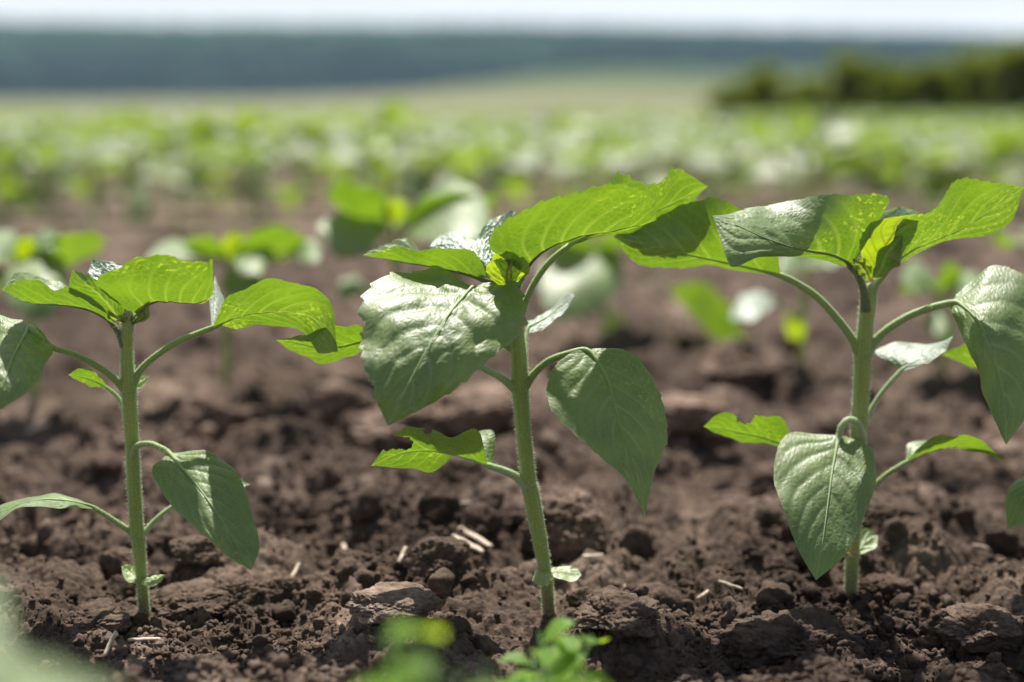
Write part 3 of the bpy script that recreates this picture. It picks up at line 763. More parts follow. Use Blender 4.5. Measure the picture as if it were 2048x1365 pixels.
# young leaves
p.leaf([(1748, 550, -0.6), (1756, 522, -1.0), (1770, 492, -1.6), (1792, 462, -2.2), (1835, 428, -2.6)],
       [(1742, 548, -0.6), (1722, 512, -1.0), (1718, 476, -1.8), (1752, 442, -2.4), (1835, 428, -2.6)],
       [(1754, 550, -0.5), (1786, 528, -0.8), (1812, 500, -1.2), (1830, 468, -1.8), (1835, 428, -2.6)],
       mat=M_LEAFDARK, name='young_leaf', amp=0.03, teeth=12, ripple=0.0008, nvein=5, label='glowing young leaf with dark veins in the crown')
p.leaf([(1746, 555, 0.2), (1750, 510, 0.8), (1756, 470, 1.6), (1775, 440, 2.2), (1800, 414, 2.6)],
       [(1740, 552, 0.2), (1728, 505, 0.6), (1732, 468, 1.2), (1748, 432, 2.0), (1800, 414, 2.6)],
       [(1752, 552, 0.3), (1790, 515, 0.9), (1812, 475, 1.6), (1842, 432, 2.2), (1800, 414, 2.6)],
       mat=M_CRINK, name='young_leaf', quilt=0.0003, crink=0.002, amp=0.04, teeth=14, nvein=6, label='pale crinkled young leaf behind the crown')
p.leaf([(1740, 560, -0.4), (1730, 540, -0.8), (1720, 528, -1.0), (1704, 518, -1.2)], [(1736, 566, -0.5), (1722, 552, -1.0), (1710, 540, -1.3), (1704, 518, -1.2)], [(1744, 556, -0.2), (1742, 530, -0.4), (1730, 516, -0.7), (1704, 518, -1.2)],
       mat=M_LEAFDARK, name='young_leaf', amp=0.02, teeth=6, nu=40, nv=21)
p.leaf([(1748, 560, -0.6), (1762, 535, -1.2), (1775, 505, -1.8), (1806, 470, -2.4)], [(1744, 556, -0.6), (1750, 528, -1.3), (1762, 495, -2.0), (1806, 470, -2.4)], [(1752, 560, -0.4), (1776, 545, -0.9), (1800, 520, -1.4), (1806, 470, -2.4)],
       name='young_leaf', amp=0.02, teeth=8, nu=50, nv=25)
# long stalked left leaf
p.leaf([(1562, 552, 0.0), (1485, 533, 0.2), (1410, 518, 0.3), (1345, 503, 0.3), (1285, 488, 0.2), (1226, 474, 0.2)],
       [(1560, 545, -0.4), (1545, 462, -1.6), (1460, 404, -1.8), (1370, 412, 0.8), (1290, 424, 1.4), (1226, 474, 0.2)],
       [(1562, 554, 0.3), (1490, 540, 1.4), (1420, 530, 1.8), (1355, 536, 1.6), (1275, 530, 1.2), (1226, 474, 0.2)],
       pet=[(1718, 702, 0), (1704, 678, 0), (1680, 645, 0), (1640, 600, 0), (1602, 572, 0), (1562, 552, 0)], pr=(19, 13), amp=0.03, teeth=20, ripple=0.0014, rib=0.0009, label='long stalked dark leaf reaching left to the middle seedling')
# right drooping leaf
p.leaf([(1905, 606, -0.6), (1945, 625, -2.5), (1975, 680, -4.4), (1998, 745, -4.7), (2010, 815, -5.5), (2012, 890, -6.0)],
       [(1898, 608, -0.6), (1912, 650, -1.7), (1942, 715, -3.6), (1972, 790, -4.9), (1990, 842, -5.5), (2012, 890, -6.0)],
       [(1912, 590, -0.1), (1985, 530, 0.8), (2070, 580, -0.9), (2096, 690, -3.3), (2074, 800, -5.2), (2012, 890, -6.0)],
       pet=[(1734, 704, 0), (1752, 680, 0), (1785, 652, -0.1), (1835, 625, -0.3), (1905, 606, -0.6)], pr=(20, 14), amp=0.012, teeth=14, ripple=0.0018, label='large drooping leaf at the right edge')
# right mid leaf
p.leaf([(1802, 742, 0.6), (1820, 728, 0.6), (1845, 715, 0.7), (1875, 697, 0.8), (1906, 673, 0.8)],
       [(1796, 738, 1.0), (1748, 702, 2.2), (1800, 684, 3.0), (1860, 690, 2.2), (1906, 673, 0.8)],
       [(1806, 742, 0.4), (1838, 732, 0.0), (1862, 722, 0.0), (1890, 702, 0.3), (1906, 673, 0.8)],
       pet=[(1730, 850, 0.2), (1742, 820, 0.4), (1768, 780, 0.5), (1802, 742, 0.6)], pr=(12, 9), pmat=M_PETPALE, mat=M_LEAFLIT, quilt=0.0002, amp=0.0, ripple=0.0006, nu=90, nv=41, label='small pale leaf folded like a boat, right of the stem')
# front drooping leaf
p.leaf([(1678, 872, -1.4), (1668, 920, -2.9), (1660, 975, -4.4), (1652, 1035, -5.6), (1643, 1100, -6.7), (1632, 1161, -7.3)],
       [(1665, 870, -1.2), (1578, 872, -1.4), (1552, 950, -4.1), (1572, 1040, -6.0), (1600, 1110, -6.9), (1632, 1161, -7.3)],
       [(1690, 872, -1.0), (1742, 900, -2.2), (1752, 965, -4.1), (1728, 1045, -5.6), (1692, 1110, -6.7), (1632, 1161, -7.3)],
       pet=[(1722, 872, -0.3), (1716, 848, -0.9), (1698, 840, -1.3), (1684, 852, -1.5), (1678, 872, -1.4)], pr=(16, 12), pmat=M_PETPALE, amp=0.006, ripple=0.001, label='smooth leaf hanging in front of the stem')
# lower left small leaf
p.leaf([(1580, 897, 0.2), (1545, 882, 0.2), (1510, 873, 0.2), (1470, 864, 0.1), (1440, 858, 0.0), (1407, 853, -0.1)],
       [(1588, 886, 0.6), (1562, 838, -0.9), (1515, 834, -1.3), (1475, 824, -1.2), (1440, 828, -0.8), (1407, 853, -0.1)],
       [(1580, 900, 0.4), (1545, 890, 0.8), (1505, 886, 1.0), (1468, 880, 0.9), (1435, 869, 0.4), (1407, 853, -0.1)],
       pet=[(1708, 935, 0.2), (1660, 925, 0.3), (1620, 910, 0.3), (1580, 897, 0.2)], pr=(12, 8), bites=[(1491, 836, -1.2, 17), (1482, 822, -1.2, 14)], amp=0.006, ripple=0.0006, label='small leaf at the left with a bite out of its top')
# lower right leaf
p.leaf([(1812, 925, 0.2), (1850, 905, 0.1), (1890, 896, 0.0), (1930, 893, -0.1), (1970, 903, -0.2), (2012, 927, -0.3)],
       [(1816, 918, -0.4), (1868, 872, -1.2), (1915, 868, -1.6), (1955, 876, -1.4), (1985, 898, -0.9), (2012, 927, -0.3)],
       [(1812, 912, 0.9), (1816, 882, 1.8), (1880, 888, 2.0), (1930, 898, 1.0), (1975, 910, 0.2), (2012, 927, -0.3)],
       pet=[(1722, 1000, 0.1), (1745, 975, 0.2), (1775, 948, 0.2), (1812, 925, 0.2)], pr=(13, 9), amp=0.006, ripple=0.0008, label='low arched leaf pointing right')
# seed leaves
p.leaf([(1712, 1108, 0), (1722, 1096, 0.3), (1736, 1082, 0.6), (1756, 1072, 0.8)], [(1708, 1100, 0.2), (1712, 1072, 0.8), (1732, 1056, 1.2), (1756, 1072, 0.8)], [(1716, 1112, -0.2), (1732, 1106, -0.2), (1752, 1094, 0.1), (1756, 1072, 0.8)],
       mat=M_COT, name='cotyledon', amp=0, ripple=0.0002, nu=40, nv=23, nvein=3)
p.leaf([(1712, 1112, -0.7), (1700, 1104, -1.0), (1690, 1098, -1.2), (1678, 1092, -1.2)], [(1710, 1114, -0.8), (1698, 1116, -1.4), (1685, 1112, -1.5), (1678, 1092, -1.2)], [(1716, 1106, -0.6), (1710, 1084, -0.8), (1694, 1074, -0.9), (1678, 1092, -1.2)],
       mat=M_COTOLD, name='cotyledon', amp=0, ripple=0.0004, nu=40, nv=23, nvein=3, label='yellowing withered seed leaf')

# ------------------------------------------------------------------ generic seedlings
def gen_plant(name, H, seed, res=1.0, scale=1.0, droop=1.0, hero=False):
    """seedling at the origin; returns the empty. res scales mesh density"""
    rs = np.random.RandomState(seed)
    o = empty(name, (0, 0, 0))
    lean = rs.normal(0, 0.03, 2)
    P = np.array([(lean[0] * z + 0.003 * math.sin(z * 40 + seed), lean[1] * z, z) for z in np.linspace(-0.015, H * 0.84, 6)])
    r = np.array((0.0042, 0.0040, 0.0045, 0.0045, 0.0040, 0.003)) * scale
    V, F, uv, t, nr, rc = tube(P, r, max(6, int(14 * res)), 3)
    mesh_obj('stem', V, F, M_STEM, o, True, {'foot': np.clip(1 - t / 0.03, 0, 1) * .7}, uv)
    phi = rs.uniform(0, 6.28)
    spec = []
    for z, ln, wd, el, dr, pet in ((0.22, 0.05, 0.018, 20, 1.1, 0.03), (0.48, 0.082, 0.052, 35, 1.6, 0.035), (0.70, 0.092, 0.070, 45, 1.4, 0.045)):
        for k in (0, 1):
            spec.append((z + rs.uniform(-.01, .01), ln, wd, el, dr, pet, phi + k * math.pi + rs.normal(0, .2)))
        phi += math.pi / 2 + rs.normal(0, 0.25)
    for k in range(4):
        spec.append((0.82, 0.078 - 0.010 * k, 0.052 - 0.007 * k, 52 + 5 * k, 0.9 - .1 * k, 0.016, phi + k * 1.62 + rs.normal(0, .2)))
    for i, (z, ln, wd, el, dr, pet, ph) in enumerate(spec):
        ln *= scale * rs.uniform(.85, 1.15); wd *= scale * rs.uniform(.85, 1.15); dr *= droop; pet *= scale
        el = R(el + rs.normal(0, 6))
        c, s_ = math.cos(ph), math.sin(ph)
        out = np.array((c, s_, 0)); side = np.array((-s_, c, 0)); up = np.array((0, 0, 1.0))
        p0 = np.array((lean[0] * z * H, lean[1] * z * H, z * H))
        pts = [p0]; a = el
        for k in range(4):
            pts.append(pts[-1] + (out * math.cos(a) + up * math.sin(a)) * pet / 4); a -= 0.12
        K = 6; Mr = [pts[-1]]; tang = []
        for k in range(K - 1):
            tang.append((out * math.cos(a) + up * math.sin(a)))
            Mr.append(Mr[-1] + tang[-1] * ln / (K - 1)); a -= dr / (K - 1) * (0.6 + 0.8 * k / K)
        tang.append(tang[-1])
        prof = [0.10, 0.86, 1.0, 0.74, 0.40, 0.0]
        fold = rs.uniform(0.15, 0.5); roll = rs.normal(0, 0.3)
        Lr, Rr = [], []
        for k in range(K):
            nn = np.cross(tang[k], side); nn = nn if nn[2] > 0 else -nn
            sd_ = side * math.cos(roll) + nn * math.sin(roll)
            n2 = nn * math.cos(roll) - side * math.sin(roll)
            wv = wd * 0.5 * prof[k] * 1.35
            back = tang[k] * (-0.10 * ln if k == 1 else 0)
            Lr.append(Mr[k] - sd_ * wv * math.cos(fold) + n2 * wv * math.sin(fold) * (1 if k < 3 else -0.2) + back)
            Rr.append(Mr[k] + sd_ * wv * math.cos(fold) + n2 * wv * math.sin(fold) * (1 if k < 3 else -0.2) + back)
        young = i > 8
        lo, Mc = leaf_object('young_leaf' if young else 'leaf', o, None, Lr, Mr, Rr, (M_FIELD if res < .4 else M_LEAF) if not young or res < .4 else M_LEAFDARK, nu=max(8, int(60 * res)), nv=max(5, int(27 * res) | 1), teeth=16, amp=0.03 if res > .6 else 0,
                             ripple=0.0012, seed=seed * 31 + i)
        if res > 0.25:
            petiole_object(lo, None, pts, 0.0021 * scale, 0.0015 * scale, Mc if res > 0.6 else None)
        else:
            V, F, uv, t, nr, rc = tube(np.array([pts[0], pts[2], pts[-1]]), [0.002 * scale] * 3, 4, 1)
            mesh_obj('petiole', V, F, M_PET, lo, True, {'foot': np.zeros(len(V))}, uv)
    return o

def kids(o): return list(o.children)
def copy_tree(o, parent=None):
    c = o.copy(); C.objects.link(c); c.parent = parent
    for ch in kids(o): copy_tree(ch, c)
    return c

# second row, each with its own shape
def back_plant(bx, by, stem, wd, leaves, label, seed):
    Y0 = ground_Y(bx, by)
    b = at(bx, by, Y0)
    p = Plant(b, Y0, label, seed, 'blurred young sunflowers in the second row')
    p.stem([(bx, by, 0)] + [(x, y, 0) for x, y in stem], [wd] * (len(stem)) + [wd * .6], hairs=0)
    for k, lf in enumerate(leaves):
        M, L, Rr, pet = lf[:4]
        kw = lf[4] if len(lf) > 4 else {}
        p.leaf(M, L, Rr, pet=pet, pr=(wd * .5, wd * .36), hair=0, rib=0.0012, nu=60, nv=31, **kw)
Y_ = dict(mat=M_LEAFDARK, name='young_leaf')
back_plant(795, 785, [(793, 640), (790, 520), (790, 455)], 17, [
    ([(785, 450, -.5), (755, 440, -1), (715, 436, -1.5), (680, 420, -2), (652, 392, -3)], [(783, 430, -2), (765, 385, -5), (715, 366, -6.5), (670, 366, -6), (652, 392, -3)], [(787, 440, 1), (760, 410, 4), (715, 395, 5), (675, 385, 3), (652, 392, -3)], [(790, 480, 0), (785, 450, -.5)]),
    ([(770, 452, -1), (745, 455, -4), (715, 468, -6.5), (690, 492, -8), (678, 520, -8.5)], [(760, 440, 0), (690, 425, -1), (640, 450, -5), (650, 485, -7.5), (678, 520, -8.5)], [(778, 455, -2), (768, 470, -5), (750, 490, -7.5), (715, 515, -8.5), (678, 520, -8.5)], [(790, 560, 0), (782, 500, -.3), (770, 452, -1)]),
    ([(815, 455, -.5), (855, 425, -3), (900, 425, -7), (945, 445, -10), (982, 478, -12)], [(812, 470, -3), (835, 478, -9), (880, 486, -13), (930, 492, -14), (982, 478, -12)], [(820, 440, 1), (848, 390, 3), (915, 368, 3), (968, 395, -2), (982, 478, -12)], [(791, 520, 0), (800, 480, 0), (815, 455, -.5)]),
    ([(805, 445, 0), (850, 425, 1), (900, 415, 2), (950, 405, 3), (1000, 395, 4)], [(803, 435, -2), (850, 400, -4), (900, 385, -4), (955, 388, -2), (1000, 395, 4)], [(807, 448, 2), (850, 440, 4), (905, 440, 5), (960, 425, 5), (1000, 395, 4)], [(791, 470, 0), (805, 445, 0)]),
    ([(788, 452, -.5), (786, 432, -1.5), (790, 412, -3), (798, 395, -4)], [(784, 450, -.5), (765, 428, -2), (772, 405, -3.4), (798, 395, -4)], [(793, 452, -.5), (808, 432, -2), (812, 408, -3), (798, 395, -4)], None, Y_),
    ([(905, 480, -3), (930, 495, -5), (948, 515, -6), (955, 545, -7)], [(895, 485, -4), (890, 520, -6), (915, 545, -7), (955, 545, -7)], [(915, 470, -2), (965, 475, -2), (980, 510, -4), (955, 545, -7)], [(793, 620, 0), (830, 540, -.5), (870, 485, -2), (905, 480, -3)]),
    ([(735, 580, 0), (715, 570, -1), (690, 575, -2), (670, 595, -3)], [(735, 572, 1), (712, 555, 2), (682, 560, 1), (670, 595, -3)], [(735, 588, -1), (715, 590, -3), (692, 600, -4), (670, 595, -3)], [(794, 660, 0), (765, 610, 0), (735, 580, 0)])],
    'tallest blurred seedling of the second row, left of the middle crown', 501)
back_plant(455, 795, [(453, 690), (455, 590), (460, 525)], 16, [
    ([(450, 520, 0), (410, 505, -2), (370, 500, -5), (330, 508, -8), (292, 522, -10)], [(450, 525, -2), (415, 520, -6), (375, 520, -10), (330, 528, -12), (292, 522, -10)], [(450, 512, 2), (405, 485, 4), (360, 482, 3), (315, 490, -3), (292, 522, -10)], [(457, 550, 0), (450, 520, 0)]),
    ([(455, 515, -1), (430, 505, -2), (400, 495, -3), (365, 485, -4)], [(452, 505, -3), (430, 478, -5), (395, 472, -6), (365, 485, -4)], [(457, 520, 1), (432, 515, 2), (400, 508, 1), (365, 485, -4)], None),
    ([(465, 515, 0), (500, 508, 0), (540, 503, 0), (580, 500, -1), (618, 485, -2)], [(465, 505, -2), (500, 470, -5), (540, 455, -6), (585, 458, -5), (618, 485, -2)], [(467, 520, 2), (505, 520, 3), (545, 520, 3), (585, 512, 1), (618, 485, -2)], [(458, 550, 0), (465, 515, 0)]),
    ([(485, 510, -2), (500, 512, -6), (512, 525, -9), (520, 550, -11)], [(478, 515, -4), (470, 530, -8), (485, 548, -11), (520, 550, -11)], [(495, 498, 0), (530, 488, 0), (548, 510, -5), (520, 550, -11)], None),
    ([(470, 540, -2), (478, 555, -4), (485, 575, -5), (490, 600, -6)], [(462, 545, -2), (440, 560, -4), (450, 585, -5), (490, 600, -6)], [(480, 535, -2), (520, 545, -3), (525, 575, -5), (490, 600, -6)], [(455, 620, 0), (462, 560, -1), (470, 540, -2)]),
    ([(585, 500, -1), (605, 495, -4), (622, 502, -7), (640, 520, -9)], [(582, 510, -3), (600, 520, -7), (620, 528, -10), (640, 520, -9)], [(590, 490, 1), (612, 478, 0), (636, 485, -3), (640, 520, -9)], [(456, 600, 0), (520, 540, 0), (585, 500, -1)]),
    ([(458, 520, 0), (460, 500, -1.5), (468, 478, -2.5), (475, 460, -3)], [(452, 518, 0), (440, 498, -2), (450, 474, -3), (475, 460, -3)], [(465, 518, 0), (485, 498, -2), (488, 475, -3), (475, 460, -3)], None, Y_)],
    'blurred low seedling between the left and the middle seedling', 502)
back_plant(1215, 692, [(1208, 620), (1196, 550), (1188, 505)], 15, [
    ([(1185, 500, 0), (1170, 520, -4), (1155, 560, -9), (1135, 605, -12), (1110, 650, -14)], [(1175, 498, 1), (1110, 490, 0), (1078, 550, -7), (1085, 610, -12), (1110, 650, -14)], [(1200, 492, 1), (1240, 500, 0), (1238, 560, -6), (1195, 620, -11), (1110, 650, -14)], [(1196, 545, 0), (1188, 515, .5), (1185, 500, 0)]),
    ([(1345, 580, -1), (1385, 590, -2), (1420, 620, -4), (1455, 660, -5), (1490, 708, -6)], [(1342, 590, 1), (1372, 615, 2), (1408, 655, 1), (1450, 692, -1), (1490, 708, -6)], [(1350, 570, -3), (1402, 566, -6), (1446, 598, -8), (1480, 650, -8), (1490, 708, -6)], [(1206, 600, 0), (1240, 565, 0), (1300, 560, 0), (1345, 580, -1)]),
    ([(1210, 690, -1), (1215, 670, -2), (1225, 645, -3), (1235, 615, -3)], [(1206, 688, -1), (1200, 665, -2), (1210, 635, -3), (1235, 615, -3)], [(1216, 690, -1), (1236, 670, -1), (1245, 640, -2), (1235, 615, -3)], None, dict(mat=M_COT)),
    ([(1190, 500, 0), (1230, 480, 0), (1270, 470, 1), (1310, 462, 2)], [(1190, 490, -2), (1230, 450, -4), (1275, 445, -4), (1310, 462, 2)], [(1192, 505, 2), (1235, 495, 3), (1275, 485, 4), (1310, 462, 2)], None),
    ([(1188, 500, 0), (1150, 482, 0), (1110, 475, 1), (1070, 470, 2)], [(1188, 490, -2), (1150, 452, -4), (1105, 448, -4), (1070, 470, 2)], [(1187, 505, 2), (1150, 495, 3), (1105, 490, 4), (1070, 470, 2)], None)],
    'blurred seedling with a big drooping leaf behind the stem of the middle seedling', 503)
back_plant(1603, 765, [(1604, 680), (1608, 600), (1615, 530)], 15, [
    ([(1545, 600, 0), (1520, 600, -2), (1490, 612, -4), (1460, 638, -5)], [(1548, 610, -2), (1525, 625, -5), (1495, 642, -7), (1460, 638, -5)], [(1542, 592, 1), (1515, 585, 1), (1478, 598, -1), (1460, 638, -5)], [(1605, 660, 0), (1580, 620, 0), (1545, 600, 0)], dict(mat=M_CRINK)),
    ([(1602, 690, -1), (1592, 672, -2), (1585, 652, -3), (1578, 625, -3)], [(1598, 690, -1), (1575, 672, -2), (1568, 645, -3), (1578, 625, -3)], [(1606, 690, -1), (1612, 668, -2), (1605, 640, -3), (1578, 625, -3)], None, dict(mat=M_LEAFDARK)),
    ([(1615, 530, 0), (1640, 515, -1), (1665, 510, -3), (1690, 520, -5)], [(1614, 520, 1), (1638, 495, 2), (1668, 492, 1), (1690, 520, -5)], [(1616, 535, -1), (1640, 535, -4), (1665, 535, -6), (1690, 520, -5)], None),
    ([(1612, 530, 0), (1590, 520, -2), (1570, 525, -4), (1550, 545, -6)], [(1612, 520, 1), (1588, 500, 1), (1560, 508, -1), (1550, 545, -6)], [(1612, 536, -1), (1595, 545, -4), (1575, 552, -6), (1550, 545, -6)], None)],
    'thin blurred seedling standing left of the right seedling', 504)
back_plant(1885, 765, [(1882, 690), (1878, 620), (1872, 580)], 14, [
    ([(1870, 580, 0), (1850, 565, -3), (1830, 555, -6), (1800, 560, -9)], [(1868, 585, -2), (1850, 588, -7), (1828, 585, -10), (1800, 560, -9)], [(1872, 570, 2), (1850, 530, 4), (1820, 525, 2), (1800, 560, -9)], None),
    ([(1872, 580, 0), (1890, 565, 0), (1905, 555, 0), (1925, 545, 0)], [(1870, 572, -2), (1885, 535, -4), (1905, 525, -4), (1925, 545, 0)], [(1874, 584, 1), (1892, 580, 2), (1910, 570, 2), (1925, 545, 0)], None),
    ([(1900, 570, -1), (1925, 560, -4), (1945, 570, -7), (1962, 595, -9)], [(1895, 580, -2), (1915, 592, -6), (1940, 605, -9), (1962, 595, -9)], [(1905, 560, 1), (1935, 542, 1), (1960, 555, -3), (1962, 595, -9)], [(1878, 620, 0), (1885, 590, 0), (1900, 570, -1)]),
    ([(1868, 618, -2), (1875, 640, -5), (1885, 665, -7), (1900, 695, -8)], [(1860, 620, -2), (1850, 645, -5), (1868, 675, -7), (1900, 695, -8)], [(1878, 612, -1), (1900, 630, -4), (1912, 660, -6), (1900, 695, -8)], [(1880, 650, 0), (1868, 618, -2)]),
    ([(1868, 580, 0), (1845, 575, 0), (1820, 572, -1), (1795, 585, -2)], [(1868, 575, -2), (1842, 555, -5), (1818, 555, -5), (1795, 585, -2)], [(1868, 584, 2), (1845, 588, 2), (1822, 590, 1), (1795, 585, -2)], None)],
    'small blurred seedling behind the boat shaped leaf of the right seedling', 505)
back_plant(72, 830, [(70, 740), (62, 640), (52, 560), (48, 530)], 18, [
    ([(55, 525, 0), (90, 515, -1), (130, 505, -1), (170, 495, -2), (216, 480, -2)], [(54, 515, -2), (95, 480, -5), (135, 470, -6), (180, 465, -5), (216, 480, -2)], [(56, 530, 2), (95, 530, 3), (140, 530, 3), (185, 512, 1), (216, 480, -2)], [(50, 550, 0), (55, 525, 0)]),
    ([(50, 520, -1), (60, 525, -5), (75, 550, -9), (90, 590, -12), (100, 640, -13)], [(40, 525, -2), (5, 550, -7), (20, 600, -11), (55, 640, -13), (100, 640, -13)], [(65, 512, 1), (115, 500, 1), (132, 540, -5), (128, 590, -10), (100, 640, -13)], [(50, 560, 0), (44, 535, 0), (50, 520, -1)]),
    ([(42, 520, 0), (20, 500, -3), (-10, 495, -6), (-50, 510, -10)], [(42, 530, -2), (15, 525, -7), (-15, 525, -11), (-50, 510, -10)], [(44, 512, 2), (30, 465, 4), (-15, 462, 2), (-50, 510, -10)], None),
    ([(52, 520, 0), (70, 490, 0), (95, 478, -3), (125, 485, -6)], [(52, 528, -2), (75, 508, -4), (100, 502, -7), (125, 485, -6)], [(54, 512, 1), (72, 470, 3), (100, 460, 1), (125, 485, -6)], None),
    ([(30, 560, 0), (5, 560, 0), (-25, 565, -1), (-60, 590, -2)], [(30, 552, -2), (5, 535, -4), (-30, 540, -4), (-60, 590, -2)], [(30, 566, 2), (5, 575, 3), (-28, 590, 2), (-60, 590, -2)], [(62, 640, 0), (50, 590, 0), (30, 560, 0)]),
    ([(48, 525, 0), (46, 505, -1), (52, 488, -2), (60, 470, -3)], [(42, 522, 0), (28, 505, -2), (36, 482, -3), (60, 470, -3)], [(54, 522, 0), (68, 505, -2), (72, 485, -3), (60, 470, -3)], None, Y_)],
    'blurred pale seedling of the second row at the left edge', 506)
for (x, y, H, sd_, sc, rz, lb) in ((-0.69, 1.45, 0.17, 11, 1.0, .3, 'second row seedling just outside the left edge'), (0.60, 1.50, 0.17, 16, 1.0, 4.4, 'second row seedling at the right edge')):
    o = gen_plant('sunflower_seedling', H, sd_, 0.7, sc)
    o.location = (x, y, 0.0); o.rotation_euler[2] = rz
    tag(o, lb, 'seedling', 'blurred young sunflowers in the second row')

# neighbour at the right, almost wholly outside the picture
Yn = ground_Y(2230, 1190)
p = Plant(at(2230, 1190, Yn), Yn, 'seedling at the far right whose leaf tips only just enter the frame', 950)
del p.o['group']
p.stem([(2230, 1190, 0), (2235, 1080, 0), (2238, 1000, 0), (2240, 850, 0), (2242, 740, 0), (2245, 620, 0)], [26, 28, 33, 33, 34, 20], hairs=0)
p.leaf([(2140, 965, -1.0), (2105, 962, -1.6), (2070, 975, -2.2), (2040, 1005, -2.6), (2014, 1060, -2.8)],
       [(2140, 955, -.4), (2105, 935, .2), (2055, 945, -.4), (2014, 990, -1.8), (2014, 1060, -2.8)],
       [(2140, 975, -1.6), (2115, 1000, -2.8), (2085, 1030, -3.4), (2050, 1048, -3.4), (2014, 1060, -2.8)], pet=[(2238, 1005, 0), (2190, 975, -.5), (2140, 965, -1.0)], pr=(14, 9), hair=0)
p.leaf([(2090, 740, 3.0), (2040, 728, 3.0), (1990, 722, 3.0), (1935, 718, 3.0), (1883, 710, 3.0)], [(2090, 730, 2.6), (2040, 690, 1.8), (1985, 680, 1.4), (1930, 688, 1.8), (1883, 710, 3.0)], [(2090, 748, 3.4), (2040, 745, 4.2), (1985, 738, 4.4), (1930, 730, 4.0), (1883, 710, 3.0)],
       pet=[(2240, 780, 0), (2190, 750, 1.4), (2140, 742, 2.4), (2090, 740, 3.0)], pr=(13, 9), hair=0, amp=.015)
p.leaf([(2262, 640, 0), (2320, 600, -.4), (2400, 580, -.8), (2480, 600, -1.2)], [(2262, 630, -1), (2320, 520, -3), (2400, 500, -3.6), (2480, 600, -1.2)], [(2264, 640, 1), (2325, 600, 3), (2405, 570, 3), (2480, 600, -1.2)], pet=[(2245, 660, 0), (2262, 640, 0)], pr=(14, 11), hair=0)
p.leaf([(2230, 640, 0), (2190, 600, -.4), (2150, 585, -.8), (2100, 600, -1.2)], [(2230, 630, -1), (2190, 540, -2), (2140, 530, -2.6), (2100, 600, -1.2)], [(2230, 640, 1), (2190, 600, 2), (2140, 580, 2), (2100, 600, -1.2)], pet=[(2245, 660, 0), (2230, 640, 0)], pr=(14, 11), hair=0)
# near, strongly blurred seedling at the lower left corner
Yc = 0.30
bq = np.array((-0.215, Yc, -0.004))
p = Plant(bq, Yc, 'strongly blurred grey green seedling at the lower left corner', 900, 'near seedlings')
del p.o['group']
p.stem([(-1000, 2250, 0), (-900, 1800, 0), (-880, 1500, 0), (-900, 1300, 0)], 60, hairs=0) if False else None
Pq = np.array([(-0.215, Yc, -0.02), (-0.213, Yc, 0.06), (-0.210, Yc, 0.12), (-0.208, Yc, 0.19)])
V, F, uv, t, nr, rc = tube(Pq, [.0042, .0042, .004, .003], 14, 6)
mesh_obj('stem', V, F, M_STEM, p.o, True, {'foot': np.clip(1 - t / .03, 0, 1)}, uv, p.org)
cpx = lambda x, z: (1024 + x / 0.3 * FPX * 0.99, 682.5 + 0)
def lf3(M, L, Rr, pet, mat, seed, **kw):
    lo, Mc = leaf_object('leaf', p.o, p.org, L, M, Rr, mat, nu=60, nv=31, seed=seed, **kw)
    petiole_object(lo, p.org, pet, .0022, .0017, Mc)
lf3([(-0.176, 0.280, 0.197), (-0.156, 0.275, 0.203), (-0.133, 0.270, 0.204), (-0.111, 0.265, 0.201), (-0.095, 0.255, 0.196)],
    [(-0.174, 0.285, 0.197), (-0.159, 0.300, 0.200), (-0.133, 0.297, 0.200), (-0.109, 0.285, 0.199), (-0.095, 0.255, 0.196)],
    [(-0.176, 0.275, 0.195), (-0.153, 0.250, 0.193), (-0.131, 0.242, 0.192), (-0.111, 0.242, 0.191), (-0.095, 0.255, 0.196)], [(-0.219, 0.300, 0.147), (-0.201, 0.290, 0.182), (-0.176, 0.280, 0.197)], M_LEAF, 1)
lf3([(-0.161, 0.270, 0.157), (-0.136, 0.265, 0.177), (-0.109, 0.255, 0.186), (-0.086, 0.250, 0.188), (-0.069, 0.245, 0.183)],
    [(-0.159, 0.275, 0.157), (-0.136, 0.285, 0.177), (-0.107, 0.280, 0.184), (-0.083, 0.268, 0.185), (-0.069, 0.245, 0.183)],
    [(-0.161, 0.265, 0.157), (-0.131, 0.245, 0.167), (-0.107, 0.235, 0.177), (-0.087, 0.235, 0.181), (-0.069, 0.245, 0.183)], [(-0.220, 0.300, 0.117), (-0.191, 0.285, 0.142), (-0.161, 0.270, 0.157)], M_LEAF, 2)
lf3([(-.225, .32, .2), (-.24, .34, .21), (-.26, .36, .205), (-.28, .38, .19)], [(-.23, .31, .2), (-.26, .32, .21), (-.28, .34, .205), (-.28, .38, .19)], [(-.22, .33, .2), (-.22, .36, .21), (-.245, .385, .2), (-.28, .38, .19)], [(-.208, .3, .17), (-.225, .32, .2)], M_LEAF, 3)
lf3([(-.205, .28, .19), (-.20, .26, .195), (-.195, .235, .19), (-.19, .21, .175)], [(-.21, .28, .19), (-.225, .25, .197), (-.215, .225, .19), (-.19, .21, .175)], [(-.2, .28, .19), (-.175, .26, .192), (-.175, .23, .188), (-.19, .21, .175)], [(-.208, .3, .18), (-.205, .28, .19)], M_LEAF, 4)

